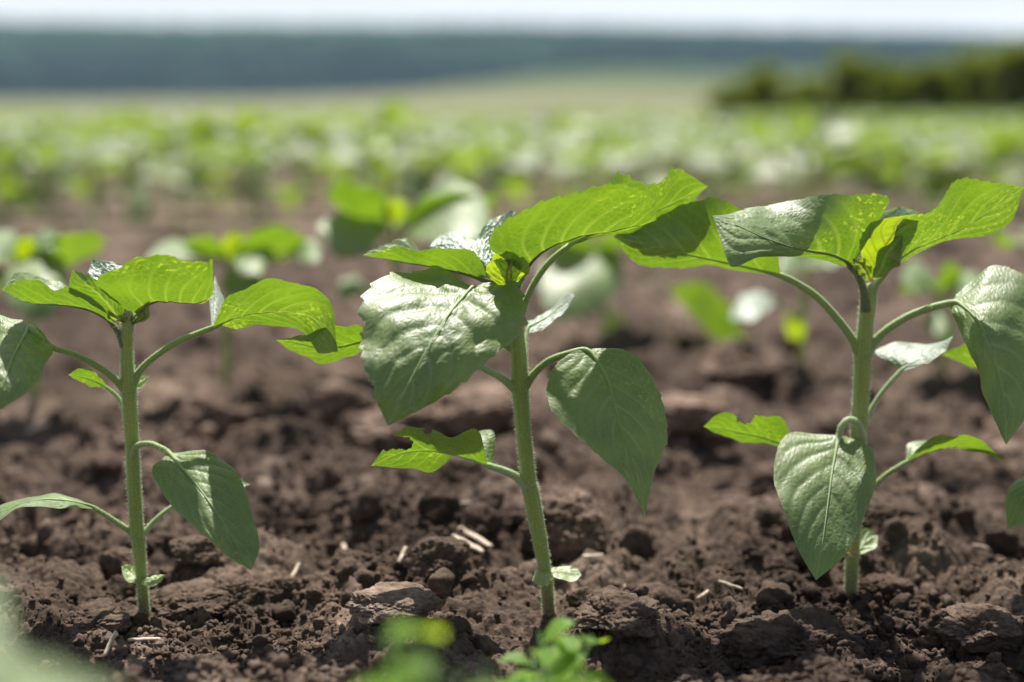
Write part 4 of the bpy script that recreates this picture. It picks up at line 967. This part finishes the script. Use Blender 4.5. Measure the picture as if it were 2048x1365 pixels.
# far rows
protos = []
rs = np.random.RandomState(5)
for k in range(5):
    o = gen_plant('sunflower_seedling', 0.19 + 0.012 * k, 60 + k, 0.22, 1.6)
    protos.append(o)
names = ['third', 'fourth', 'fifth', 'sixth', 'seventh', 'eighth', 'ninth', 'tenth', 'eleventh', 'twelfth', 'thirteenth']
used = set(); ri = 0; count = 0
ys = [3.50, 4.15, 4.80, 5.45, 6.15, 6.85, 7.6, 8.4, 9.25, 10.1]
ORD = ['leftmost', 'second from the left', 'third from the left', 'fourth from the left', 'fifth from the left', 'sixth from the left', 'seventh from the left', 'eighth from the left', 'ninth from the left', 'tenth from the left', 'eleventh from the left', 'twelfth from the left']
for ri, y in enumerate(ys):
    xs = []
    x = -0.385 * y
    while x < 0.385 * y:
        xs.append(x); x += 0.245 * rs.uniform(0.8, 1.25)
    for i, x in enumerate(xs):
        k = rs.randint(5)
        if k in used: o = copy_tree(protos[k])
        else: o = protos[k]; used.add(k)
        yy = y + rs.normal(0, 0.03); s = rs.uniform(0.85, 1.2)
        o.location = (x, yy, -0.012); o.rotation_euler[2] = rs.uniform(0, 6.28); o.scale = (s, s, s)
        if ri < 2 and i < 12: lb = 'blurred seedling in the %s row, ' % names[ri] + ORD[i]
        else: lb = 'far blurred sunflower seedling in the %s row of the field' % names[ri]
        tag(o, lb, 'seedling', 'blurred young sunflowers in the %s row' % names[ri])
        count += 1
print('far seedlings', count)

# the mass of the field beyond
def field_mass():
    rs = np.random.RandomState(9)
    pts = []
    y = 10.85
    while y < 75:
        hw = 0.52 * y + 1.5
        n = int(2 * hw / (0.20 if y < 30 else 0.35))
        x = np.linspace(-hw, hw, n) + rs.normal(0, 0.04, n)
        pts.append(np.stack([x, y + rs.normal(0, .04, n), rs.uniform(.17, .25, n)], -1))
        y += 0.6 if y < 30 else 0.9
    Pn = np.concatenate(pts); n = len(Pn)
    Vs, Fs, off = [], [], 0
    for k in range(8):
        ph = rs.uniform(0, 6.28, n); ln = rs.uniform(.05, .09, n); wd = ln * rs.uniform(.3, .42, n)
        tilt = rs.uniform(-0.9, 0.55, n); z0 = Pn[:, 2] * rs.uniform(.6, 1.0, n)
        r0 = rs.uniform(.005, .05, n)
        c, s = np.cos(ph), np.sin(ph)
        def pt(r, sd, z): return np.stack([Pn[:, 0] + c * r - s * sd, Pn[:, 1] + s * r + c * sd, z], -1)
        a = pt(r0, 0, z0)
        b = pt(r0 + ln * .4 * np.cos(tilt), wd, z0 + ln * .4 * np.sin(tilt) + .008); b2 = pt(r0 + ln * .4 * np.cos(tilt), -wd, z0 + ln * .4 * np.sin(tilt) + .008)
        m = pt(r0 + ln * .45 * np.cos(tilt), 0, z0 + ln * .45 * np.sin(tilt))
        e = pt(r0 + ln * np.cos(tilt), 0, z0 + ln * np.sin(tilt) - .02)
        Vs.append(np.stack([a, b, m, b2, e], 1).reshape(-1, 3))
        i = np.arange(n)[:, None] * 5 + off
        Fs.append(np.concatenate([i + np.array([[0, 2, 1]]), i + np.array([[0, 3, 2]]), i + np.array([[1, 2, 4]]), i + np.array([[2, 3, 4]])]))
        off += 5 * n
    # stalks
    a = np.stack([Pn[:, 0] - .004, Pn[:, 1], np.full(n, -.02)], -1); b = a + (.008, 0, 0); cc = a + (.004, .006, 0); d = np.stack([Pn[:, 0], Pn[:, 1], Pn[:, 2]], -1)
    Vs.append(np.stack([a, b, cc, d], 1).reshape(-1, 3)); i = np.arange(n)[:, None] * 4 + off
    Fs.append(np.concatenate([i + np.array([[0, 1, 3]]), i + np.array([[1, 2, 3]]), i + np.array([[2, 0, 3]])]))
    V = np.concatenate(Vs)
    o = mesh_obj('sunflower_field', V, np.concatenate(Fs), M_FIELD, smooth=False)
    tag(o, 'mass of blurred sunflower seedlings filling the field to its far edge', 'crop field', kind='stuff')
field_mass()

# ------------------------------------------------------------------ foreground weeds
def weed(name, loc, n, rad, h, seed, label, leafL=0.022, leafW=0.011):
    rs = np.random.RandomState(seed)
    o = empty(name, loc)
    SV, SF, SU, off = [], [[], []], [], 0
    for k in range(n):
        ph = rs.uniform(0, 6.28); rr = rad * math.sqrt(rs.uniform(0.02, 1)); hh = h * rs.uniform(.45, 1.0)
        top = np.array((math.cos(ph) * rr, math.sin(ph) * rr, hh))
        b = np.array((math.cos(ph) * rr * .15, math.sin(ph) * rr * .15, -0.004))
        md = (top + b) / 2 + np.array((math.cos(ph), math.sin(ph), 0)) * -rr * .12
        V, F, uv, t, nr, rc = tube(np.array([b, md, top]), [0.0009, 0.0007, 0.0004], 6, 4)
        SV.append(V); SU.append(uv); SF[0].append(F[0] + off); SF[1].append(F[1] + off); off += len(V)
        for q in range(rs.randint(3, 6)):
            f = rs.uniform(.55, 1.0); p0 = b * (1 - f) ** 2 + 2 * md * f * (1 - f) + top * f * f
            a = rs.uniform(0, 6.28); el = rs.uniform(-0.1, 0.9); ln = leafL * rs.uniform(.6, 1.2); wd = leafW * rs.uniform(.7, 1.2)
            out = np.array((math.cos(a) * math.cos(el), math.sin(a) * math.cos(el), math.sin(el))); sd_ = np.array((-math.sin(a), math.cos(a), 0))
            Mr = [p0 + out * ln * u + np.array((0, 0, -ln * .35 * u * u)) for u in (0.05, .3, .55, .8, 1.0)]
            pf = (0.08, .75, 1.0, .62, 0)
            leaf_object('leaf', o, None, [m - sd_ * wd * .5 * w_ + np.array((0, 0, .002 * w_)) for m, w_ in zip(Mr, pf)], Mr, [m + sd_ * wd * .5 * w_ + np.array((0, 0, .002 * w_)) for m, w_ in zip(Mr, pf)], M_WEED,
                        nu=22, nv=11, amp=0, ripple=.0003, quilt=.0002, seed=seed * 100 + k * 7 + q)
    V = np.concatenate(SV)
    mesh_obj('stem', V, [np.concatenate(SF[0]), np.concatenate(SF[1])], M_PET, o, True, {'foot': np.zeros(len(V))}, np.concatenate(SU))
    tag(o, label, 'weed', 'weeds in the foreground')
    return o

q = at(1100, 1325, 0.605); weed('weed', (q[0], 0.605, 0.0), 9, 0.024, 0.070, 71, 'small bright green weed in front of the middle seedling foot', 0.021, 0.0125)
weed('weed', (-0.010, 0.40, 0.0), 38, 0.032, 0.149, 72, 'wide blurred bright green weed at the bottom edge', 0.028, 0.014)
weed('weed', (-0.075, 0.39, 0.0), 9, 0.035, 0.100, 73, 'very blurred dull green weed at the lower left edge', 0.024, 0.012)

# ------------------------------------------------------------------ soil
def soil():
    u = np.concatenate([np.linspace(-0.95, -0.40, 140, endpoint=False), np.linspace(-0.40, 0.40, 900), np.linspace(0.40, 0.95, 141)[1:]])
    k = np.concatenate([np.arange(math.log(0.22), math.log(0.60), 0.006), np.arange(math.log(0.60), math.log(1.3), 0.0013), np.arange(math.log(1.3), math.log(3.0), 0.004)])
    y = np.exp(k)
    U, Yg = np.meshgrid(u, y)
    X = (U * Yg).astype(np.float32); Yg = Yg.astype(np.float32)
    H = soil_h(X, Yg)
    V = np.stack([X, Yg, H], -1).reshape(-1, 3)
    o = mesh_obj('soil', V, grid_faces(len(y), len(u))[:, ::-1], M_SOIL)
    tag(o, 'crumbly brown tilled soil around the front row', 'soil', kind='structure')
soil()

def ico(level):
    import bmesh
    bm = bmesh.new(); bmesh.ops.create_icosphere(bm, subdivisions=level, radius=1.0)
    V = np.array([v.co[:] for v in bm.verts]); F = np.array([[v.index for v in f.verts] for f in bm.faces]); bm.free()
    return V, F

def vn3(P, seed):
    f = np.floor(P); t = P - f; t = t * t * (3 - 2 * t)
    out = 0
    for i in (0, 1):
        for j in (0, 1):
            for k in (0, 1):
                w_ = (t[:, 0] if i else 1 - t[:, 0]) * (t[:, 1] if j else 1 - t[:, 1]) * (t[:, 2] if k else 1 - t[:, 2])
                out = out + w_ * _h(f[:, 0] + i + 977 * (f[:, 2] + k), f[:, 1] + j + 389 * (f[:, 2] + k), seed)
    return out * 2 - 1.0

def wor3(P, seed):
    f = np.floor(P); best = np.full(len(P), 9.0)
    for i in (-1, 0, 1):
        for j in (-1, 0, 1):
            for k in (-1, 0, 1):
                a, b, c = f[:, 0] + i, f[:, 1] + j, f[:, 2] + k
                u = a + 977 * c; v = b + 389 * c
                d = (a + _h(u, v, seed) - P[:, 0]) ** 2 + (b + _h(u, v, seed + 3) - P[:, 1]) ** 2 + (c + _h(u, v, seed + 6) - P[:, 2]) ** 2
                best = np.minimum(best, d)
    return np.sqrt(best)

def lump(V0, seed, rough=0.5):
    rs = np.random.RandomState(seed)
    V = V0.copy()
    r = np.ones(len(V))
    for k in range(10):                       # blunt facets
        n = rs.normal(0, 1, 3); n /= np.linalg.norm(n); d = rs.uniform(.55, .95)
        r = np.minimum(r, d / np.maximum(V0 @ n, 1e-3))
    V = V0 * r[:, None]
    V0 = V0 * 1.0
    for sc, am in ((1.6, .16), (3.5, .10), (8, .05), (18, .035), (36, 0.02)):
        V = V + V0 * (vn3(V0 * sc + seed, seed) * am * rough * 1.6)[:, None]
    if len(V0) > 3000:
        for sc, am in ((5.0, .10), (11.0, .07), (22.0, .04)):
            d = wor3(V0 * sc + vn3(V0 * 3, seed + 1)[:, None] * .5, seed + 2)
            V = V + V0 * ((np.sqrt(np.clip(1 - (d / .8) ** 2, 0, 1)) - .5) * am)[:, None]
    return V * np.array((1, rs.uniform(.75, 1.0), rs.uniform(.6, .85)))

def crumbs():
    rs = np.random.RandomState(33)
    T1, F1 = ico(2); T2, F2 = ico(3)
    small = [lump(T1, 500 + k, .8) for k in range(10)]; big = [lump(T2, 600 + k, .8) for k in range(10)]
    def scatter(n, ya, yb, ra, rb, tmpl, F):
        y = np.exp(rs.uniform(math.log(ya), math.log(yb), n)); x = rs.uniform(-.44, .44, n) * y
        cl = vnoise(x * 14, y * 14, 321)
        m = rs.uniform(0, 1, n) < np.clip(cl * 1.7 - .25, .06, 1); x, y = x[m], y[m]; n = len(x)
        r = ra * (rb / ra) ** (rs.uniform(0, 1, n) ** 2.2)
        z = soil_h(x, y)
        z = z + r * rs.uniform(-.05, .55, n)
        for fx, fy in FOOT: 
            r = np.where(np.hypot(x - fx, y - fy) < 0.008, 0.0006, r)
        Vs = []; Fs = []; off = 0
        q = rs.normal(0, 1, (n, 4)); q /= np.linalg.norm(q, axis=1)[:, None]
        w_, a, b, c = q.T
        M = np.stack([1 - 2 * (b * b + c * c), 2 * (a * b - c * w_), 2 * (a * c + b * w_), 2 * (a * b + c * w_), 1 - 2 * (a * a + c * c), 2 * (b * c - a * w_), 2 * (a * c - b * w_), 2 * (b * c + a * w_), 1 - 2 * (a * a + b * b)], -1).reshape(n, 3, 3)
        k = rs.randint(0, len(tmpl), n)
        T = np.stack(tmpl)[k]
        V = np.einsum('nij,nvj->nvi', M, T) * r[:, None, None] + np.stack([x, y, z], -1)[:, None, :]
        Fa = (F[None] + (np.arange(n) * T.shape[1])[:, None, None]).reshape(-1, 3)
        return V.reshape(-1, 3), Fa
    A = [scatter(60000, .56, 1.35, .0007, .0036, small, F1), scatter(4200, .55, 1.6, .0022, .0080, big, F2), scatter(1500, .8, 2.9, .005, .016, big, F2)]
    off = 0; Vs = []; Fs = []
    for V, F in A: Vs.append(V); Fs.append(F + off); off += len(V)
    o = mesh_obj('soil_crumbs', np.concatenate(Vs), np.concatenate(Fs), M_SOIL)
    tag(o, 'loose brown crumbs and small lumps strewn over the soil', 'soil crumbs', kind='stuff')
crumbs()

ICO5 = ico(5)
ICO6 = ico(6)
def clod(px, py, rpx, seed, label, pale=False, flat=1.0, rz=0.0):
    """clod whose foot is seen at (px, py), half width rpx pixels"""
    Y = ground_Y(px, py) + 0.004
    q = at(px, py, Y); r = rpx * 1.35 * (Y / 0.80) / 3468.0
    V = lump(ICO6[0] if r > .008 else ICO5[0], seed, .62)
    c, s = math.cos(rz), math.sin(rz)
    V = np.stack([V[:, 0] * c - V[:, 1] * s, V[:, 0] * s + V[:, 1] * c, V[:, 2] * flat], -1)
    o = mesh_obj('soil_clod', V * r, (ICO6 if r > .008 else ICO5)[1], M_CLODPALE if pale else M_CLOD)
    g = float(soil_h(np.array([q[0]]), np.array([Y + r * .6]), False)[0])
    o.location = (q[0], Y + r * 0.6, g + r * 0.40 * flat)
    tag(o, label, 'clod', 'clods lying on the tilled soil')
clod(445, 880, 72, 1, 'large rounded clod behind the left seedling, lit along its top', flat=.85)
clod(665, 875, 62, 2, 'pointed clod left below the big pale leaf', flat=.8)
clod(820, 905, 120, 3, 'wide pale dry clod beneath the big pale leaf', True, flat=.55)
clod(1480, 800, 60, 4, 'pale blurred clod between the middle and right seedlings', True, flat=.8)
clod(1390, 930, 70, 5, 'flat dry clod left of the bitten small leaf', True, flat=.6)
clod(1130, 1140, 72, 6, 'dark tall clod directly behind the middle stem', flat=1.25)
clod(960, 900, 80, 7, 'pale slab of soil behind the forked leaf', True, flat=.6)
clod(880, 1215, 50, 8, 'dark angular clod left of the middle seedling foot', flat=1.05)
clod(380, 1245, 62, 9, 'reddish clod right beside the left seedling foot', flat=.65)
clod(470, 1225, 40, 10, 'grey clod second to the right of the left seedling foot', flat=.8)
clod(555, 1215, 42, 12, 'brown crumbly clod third to the right of the left seedling foot', flat=.85)
clod(715, 1195, 42, 13, 'rounded clod halfway between the left and middle feet', flat=.8)
clod(385, 1190, 40, 14, 'porous clod just behind the reddish one beside the left foot', flat=.8)
clod(250, 1180, 48, 15, 'tall clod leaning against the left stem from behind', flat=1.2)
clod(1310, 1215, 42, 16, 'porous clod right of the white straw by the middle foot', flat=.7)
clod(1755, 1130, 45, 17, 'pale topped clod right of the right stem foot', flat=.85)
clod(1770, 1205, 50, 18, 'dark clod in the shade right of the right seedling foot', flat=.6)
clod(1590, 1345, 110, 19, 'blurred large clod at the bottom, left of the right foot', flat=.6)
clod(1990, 1330, 75, 20, 'blurred lit clod in the lower right corner', flat=.6)
clod(1160, 1235, 26, 22, 'small dark clod right of the middle stem foot', flat=.8)
clod(880, 970, 60, 23, 'low lumpy clod behind the forked leaf tip', flat=.7)
clod(330, 1110, 30, 24, 'small lit clod right of the left stem under the drooping leaf', flat=.8)
clod(1560, 1010, 50, 25, 'lumpy clod hidden partly by the hanging front leaf', flat=.7)
clod(180, 1290, 60, 26, 'blurred dark clod in the lower left shade', flat=.6)
clod(1250, 1340, 80, 27, 'blurred dark clod at the bottom beside the weeds', flat=.5)
clod(780, 1320, 70, 28, 'blurred clod left of the wide weed', flat=.5)

# ------------------------------------------------------------------ straw
def straw(px, py, ang, ln, wd, label, tilt=0.0, depth=0.0, seed=0):
    Y = ground_Y(px, py); q = at(px, py, Y)
    k = Y / 0.8 / 3468.0
    L_, W_ = ln * k, wd * k * .5
    a = R(ang)
    d = np.array((math.cos(a), math.sin(a) / 0.38, 0)) if abs(ang) < 66 else np.array((math.cos(a), math.sin(a) * .8, math.sin(a) * .68))
    rs = np.random.RandomState(seed)
    tt = np.linspace(-.5, .5, 7)
    Pt = np.array([d * (L_ * t) + np.array((rs.normal(0, W_ * .10), rs.normal(0, W_ * .10), math.sin(R(tilt)) * L_ * t + rs.normal(0, W_ * .10))) for t in tt])
    g = soil_h(q[0] + Pt[:, 0], Y + Pt[:, 1])
    zc = float(np.max(g)) + 0.0016 - (0 if abs(ang) < 66 else -L_ * .22)
    V, F, uv, t, nr, rc = tube(Pt, [W_ * f for f in (.85, .95, 1, 1.0, .95, .9, .75)], 10, 4, ridges=.16, seed=seed)
    V = V * np.array((1, 1, .8))
    o = mesh_obj('straw_piece', V, F, M_STRAW)
    o.location = (q[0], Y, zc)
    tag(o, label, 'straw', 'bits of straw on the soil')
ST = [(950, 1137, -35, 80, 13, 'longer upper straw of the pair left of the middle stem'), (935, 1152, -32, 74, 13, 'lower straw of the pair left of the middle stem'),
      (692, 1118, -60, 42, 11, 'short pale straw between the left and middle seedlings'), (806, 1183, 75, 42, 9, 'upright bright straw left of the dark angular clod'),
      (590, 1186, 72, 50, 9, 'upright straw splinter right of the left seedling'), (413, 1170, 78, 42, 14, 'broad bark flake right of the left stem'),
      (1265, 1196, -55, 40, 9, 'white straw splinter right of the middle foot'), (1278, 1222, -60, 22, 7, 'tiny straw bit below the white splinter'),
      (1185, 1158, 4, 42, 8, 'flat straw lying behind the middle stem at its right'), (1405, 1220, 32, 34, 8, 'short straw between the middle and right feet, left one'),
      (1460, 1218, -25, 44, 8, 'short straw between the middle and right feet, right one'), (915, 1090, 5, 56, 9, 'dull straw lying level above the straw pair'),
      (80, 900, 60, 34, 10, 'pale blurred straw at the far left behind'), (222, 1320, 80, 60, 10, 'blurred upright straw at the lower left'),
      (290, 1316, 3, 64, 9, 'blurred level straw at the lower left'), (612, 1338, 62, 36, 8, 'bluish straw bit at the bottom edge'),
      (1410, 915, -40, 24, 10, 'pale bit on the soil under the bitten small leaf'), (20, 975, 4, 44, 7, 'thin straw at the left edge behind the left seedling'),
      (1960, 1125, -20, 26, 8, 'small straw at the right edge on dark soil'), (440, 1085, 20, 26, 8, 'little straw under the drooping leaf')]
for i, (x, y, a, l, wd, lb) in enumerate(ST): straw(x, y, a, l, wd, lb, seed=i + 3, tilt=0)

# ------------------------------------------------------------------ far ground, hills
def sym(n, mx, p=4.0):
    t = np.linspace(-1, 1, n); return np.sign(t) * np.abs(t) ** p * mx
def ground():
    x = sym(161, 4500); y = np.concatenate([[-60, -20, -5, -1, 0.3, 1.5, 2.0, 2.6], 2.6 * np.exp(np.linspace(0.12, math.log(5000 / 2.6), 200))])
    X, Yg = np.meshgrid(x, y)
    Z = np.where(Yg < 2.8, -0.045, -0.013)
    Z = Z - np.clip((Yg - 80) / 250, 0, 1) ** 2 * 6
    V = np.stack([X, Yg, Z], -1).reshape(-1, 3)
    o = mesh_obj('ground', V, grid_faces(len(y), len(x))[:, ::-1], M_SOILFAR)
    tag(o, 'bare brown field soil between the far rows', 'ground', kind='structure')
ground()

M_HILL, nt = new_mat('forest_hill')
_g = N(nt, 'ShaderNodeNewGeometry'); _s = N(nt, 'ShaderNodeSeparateXYZ'); nt.links.new(_g.outputs['Position'], _s.inputs[0])
_n = N(nt, 'ShaderNodeTexNoise', Scale=0.004, Detail=4.0); nt.links.new(_g.outputs['Position'], _n.inputs['Vector'])
_v = math_n(nt, 'ADD', math_n(nt, 'MULTIPLY', _s.outputs[2], 0.006), math_n(nt, 'MULTIPLY', math_n(nt, 'SUBTRACT', _n.outputs['Fac'], 0.5), 1.3))
_r = ramp(nt, [(0.05, (0.006, 0.012, 0.014)), (0.45, (0.020, 0.042, 0.030)), (0.8, (0.060, 0.110, 0.060))])      # darker low down, paler and greener above
nt.links.new(_v, _r.inputs['Fac'])
_b = N(nt, 'ShaderNodeBsdfDiffuse'); nt.links.new(_r.outputs['Color'], _b.inputs[0])
_o = N(nt, 'ShaderNodeOutputMaterial'); nt.links.new(_b.outputs[0], _o.inputs['Surface'])
M_SLOPE, nt = new_mat('pale_crop_slope')
_g = N(nt, 'ShaderNodeNewGeometry'); _s = N(nt, 'ShaderNodeSeparateXYZ'); nt.links.new(_g.outputs['Position'], _s.inputs[0])
_n = N(nt, 'ShaderNodeTexNoise', Scale=0.01, Detail=4.0); nt.links.new(_g.outputs['Position'], _n.inputs['Vector'])
_v = math_n(nt, 'ADD', math_n(nt, 'MULTIPLY', _s.outputs[2], 0.035), math_n(nt, 'MULTIPLY', _n.outputs['Fac'], 0.5))
_r = ramp(nt, [(0.2, (0.21, 0.205, 0.12)), (0.55, (0.15, 0.16, 0.09)), (0.95, (0.055, 0.085, 0.05))])      # beige crop low down; hazy green tone of the top put into the colour
nt.links.new(_v, _r.inputs['Fac'])
_b = N(nt, 'ShaderNodeBsdfDiffuse'); nt.links.new(_r.outputs['Color'], _b.inputs[0])
_o = N(nt, 'ShaderNodeOutputMaterial'); nt.links.new(_b.outputs[0], _o.inputs['Surface'])
def ridge(name, Yc, xs, tops, depth, base, mat, label, rough=2.0, seed=0, kind='structure', front=0.5):
    """hill whose crest is at distance Yc; tops = pixel rows of the skyline at pixel columns xs"""
    n, mrows = 220, 40
    px = np.linspace(-900, 2950, n)
    ty = np.interp(px, xs, tops)
    hz = np.array([at(a, b, Yc)[2] for a, b in zip(px, ty)]); hx = np.array([at(a, 300, Yc)[0] for a in px])
    t = np.linspace(0, 1, mrows)
    prof = np.sin(t * math.pi / 2) ** 1.2
    tt = np.concatenate([t, 1 + t[1:]]); pr = np.concatenate([prof, prof[::-1][1:]])
    X = np.repeat(hx[None], len(tt), 0); Yg = Yc - depth * (1 - tt)[:, None] + np.zeros_like(X)
    Z = base + (hz[None] - base) * pr[:, None] + rough * fbm(X / 60, Yg / 60, seed, 4) * pr[:, None]
    o = mesh_obj(name, np.stack([X, Yg, Z], -1).reshape(-1, 3), grid_faces(len(tt), n)[:, ::-1], mat)
    tag(o, label, 'hill', kind=kind)
    return o
ridge('hill', 1900, [-900, 0, 400, 800, 1024, 1400, 1700, 2048, 2950], [48, 56, 61, 62, 63, 70, 76, 84, 100], 700, -10, M_HILL, 'long dark wooded ridge along the horizon', 10, 5)
ridge('pale_slope', 800, [-900, 0, 500, 800, 950, 1100, 1200, 1300, 1450, 1800, 2950], [203, 202, 200, 190, 170, 148, 138, 140, 146, 140, 140], 420, -8, M_SLOPE, 'pale sunlit field slope in front of the wooded ridge', 2, 8)

# trees on the ridge read as one wood
def wood():
    rs = np.random.RandomState(12)
    T, F = ico(2)
    n = 3600
    px = rs.uniform(-500, 2600, n); f = rs.uniform(0, 1, n)
    Y = 1900 - 560 * f
    top = np.interp(px, [-900, 0, 400, 800, 1024, 1400, 1700, 2048, 2950], [48, 56, 61, 62, 63, 70, 76, 84, 100])
    hz = np.array([at(a, b, 1900)[2] for a, b in zip(px, top)]); X = np.array([at(a, 300, 1900)[0] for a in px])
    t = 1 - f * 0.8
    Z = -10 + (hz + 10) * np.sin(t * math.pi / 2) ** 1.2
    r = rs.uniform(5, 10, n)
    V = T[None] * r[:, None, None] * np.array((1, 1, .9)) * (1 + rs.uniform(-.08, .08, (n, len(T), 1))) + np.stack([X, Y, Z], -1)[:, None]
    Fa = (F[None] + (np.arange(n) * len(T))[:, None, None]).reshape(-1, 3)
    o = mesh_obj('distant_wood', V.reshape(-1, 3), Fa, M_HILL, smooth=True)
    tag(o, 'far dark wood covering the ridge on the horizon', 'wood', kind='stuff')
wood()

# ------------------------------------------------------------------ trees at the right
M_TLEAF = leaf_material('tree_leaf', refl=(0.115, 0.150, 0.030), trans=(0.40, 0.48, 0.03), spots=0, retic=0, spec=0.05, rough=.8, sheen=0.0)
M_BARK = noise_material('tree_bark', [(0.3, (0.05, 0.038, 0.028)), (0.7, (0.12, 0.095, 0.07))], 6.0, bump=.02)
def tree(px, top, Y, wpx, seed, label):
    rs = np.random.RandomState(seed)
    q = at(px, top, Y); H = q[2] + 0.2; rad = wpx / FPX * Y
    o = empty('bushy_tree', (q[0], Y, -0.2))
    pts = np.array([(0, 0, 0), (rs.normal(0, .1), rs.normal(0, .1), H * .25), (rs.normal(0, .2), rs.normal(0, .2), H * .55), (rs.normal(0, .2), rs.normal(0, .2), H * .85)])
    V, F, uv, t, nr, rc = tube(pts, [H * .035, H * .028, H * .018, H * .005], 9, 4)
    Vs, Fq, Ft, off = [V], [F[0]], [F[1]], len(V)
    for k in range(7):
        a = k * .9 + rs.uniform(0, .5); f = rs.uniform(.15, .6); b = pts[0] * (1 - f) + pts[3] * f
        e = b + np.array((math.cos(a) * rad * .75, math.sin(a) * rad * .75, H * rs.uniform(.12, .35)))
        V, F, uv, t, nr, rc = tube(np.array([b, (b + e) / 2 + (0, 0, .1 * H * .3), e]), [H * .014, H * .009, H * .003], 6, 3)
        Vs.append(V); Fq.append(F[0] + off); Ft.append(F[1] + off); off += len(V)
    mesh_obj('trunk', np.concatenate(Vs), [np.concatenate(Fq), np.concatenate(Ft)], M_BARK, o)
    nc = 64; n = 210
    P = []
    for k in range(nc):
        a = rs.uniform(0, 6.28); rr = rad * rs.uniform(.1, .85); z = H * rs.uniform(.16, .92)
        rr *= math.sqrt(max(0.05, 1 - ((z / H - .32) / .63) ** 2))
        c = np.array((math.cos(a) * rr, math.sin(a) * rr, z)); cr = rs.uniform(.20, .36) * min(rad, H * .5)
        d = rs.normal(0, 1, (n, 3)); d /= np.linalg.norm(d, axis=1)[:, None]
        P.append(c + d * cr * rs.uniform(.6, 1.05, (n, 1)) * np.array((1, 1, .75)))
    P = np.concatenate(P); P = P[P[:, 2] > 0.05]; P = P[P[:, 2] < H * 1.02]; n = len(P)
    a = rs.normal(0, 1, (n, 3)); a /= np.linalg.norm(a, axis=1)[:, None]; b = np.cross(a, rs.normal(0, 1, (n, 3))); b /= np.linalg.norm(b, axis=1)[:, None]
    s = (rs.uniform(.09, .19, n) * (H / 4.0))[:, None]
    V = np.stack([P - a * s, P + b * s * .55, P + a * s, P - b * s * .55], 1).reshape(-1, 3)
    V = V.astype(np.float32)
    mesh_obj('crown', V, np.arange(4 * n).reshape(-1, 4), M_TLEAF, o, False)
    tag(o, label, 'tree', 'trees at the far right edge of the field')
TR = [(1455, 172, 72, 42, 1, 'leftmost low tree of the dark clump on the horizon'), (1530, 136, 75, 52, 2, 'second tree from the left in the dark clump'), (1612, 160, 70, 50, 3, 'third tree from the left in the dark clump, slightly lower'),
      (1700, 116, 78, 66, 4, 'rounded olive tree in the middle of the dark clump'), (1785, 124, 72, 56, 5, 'second rounded tree right of the clump middle'), (1868, 126, 70, 56, 6, 'darker low tree in the dip of the clump'),
      (1948, 108, 76, 62, 7, 'tall tree second from the right edge'), (2040, 90, 74, 66, 8, 'tallest tree at the right edge of the picture'), (2140, 84, 74, 70, 9, 'tree just outside the right edge')]
for a in TR: tree(a[0], a[1] - 4, a[2], a[3] * 1.22, *a[4:])

# ------------------------------------------------------------------ air
m, nt = new_mat('haze_air')
pv = N(nt, 'ShaderNodeVolumePrincipled')
pv.inputs['Density'].default_value = 0.00009
pv.inputs['Color'].default_value = (0.52, 0.76, 1.0, 1)
pv.inputs['Anisotropy'].default_value = 0.2
o_ = N(nt, 'ShaderNodeOutputMaterial'); nt.links.new(pv.outputs[0], o_.inputs['Volume'])
x0, x1, y0, y1, z0, z1 = -4600, 4600, -70, 5100, -20, 190
V = np.array([(x, y, z) for x in (x0, x1) for y in (y0, y1) for z in (z0, z1)])
o = mesh_obj('haze', V, np.array([[0, 1, 3, 2], [4, 6, 7, 5], [0, 4, 5, 1], [2, 3, 7, 6], [0, 2, 6, 4], [1, 5, 7, 3]]), m, smooth=False)
tag(o, 'pale blue haze over the far hills', 'haze', kind='stuff')
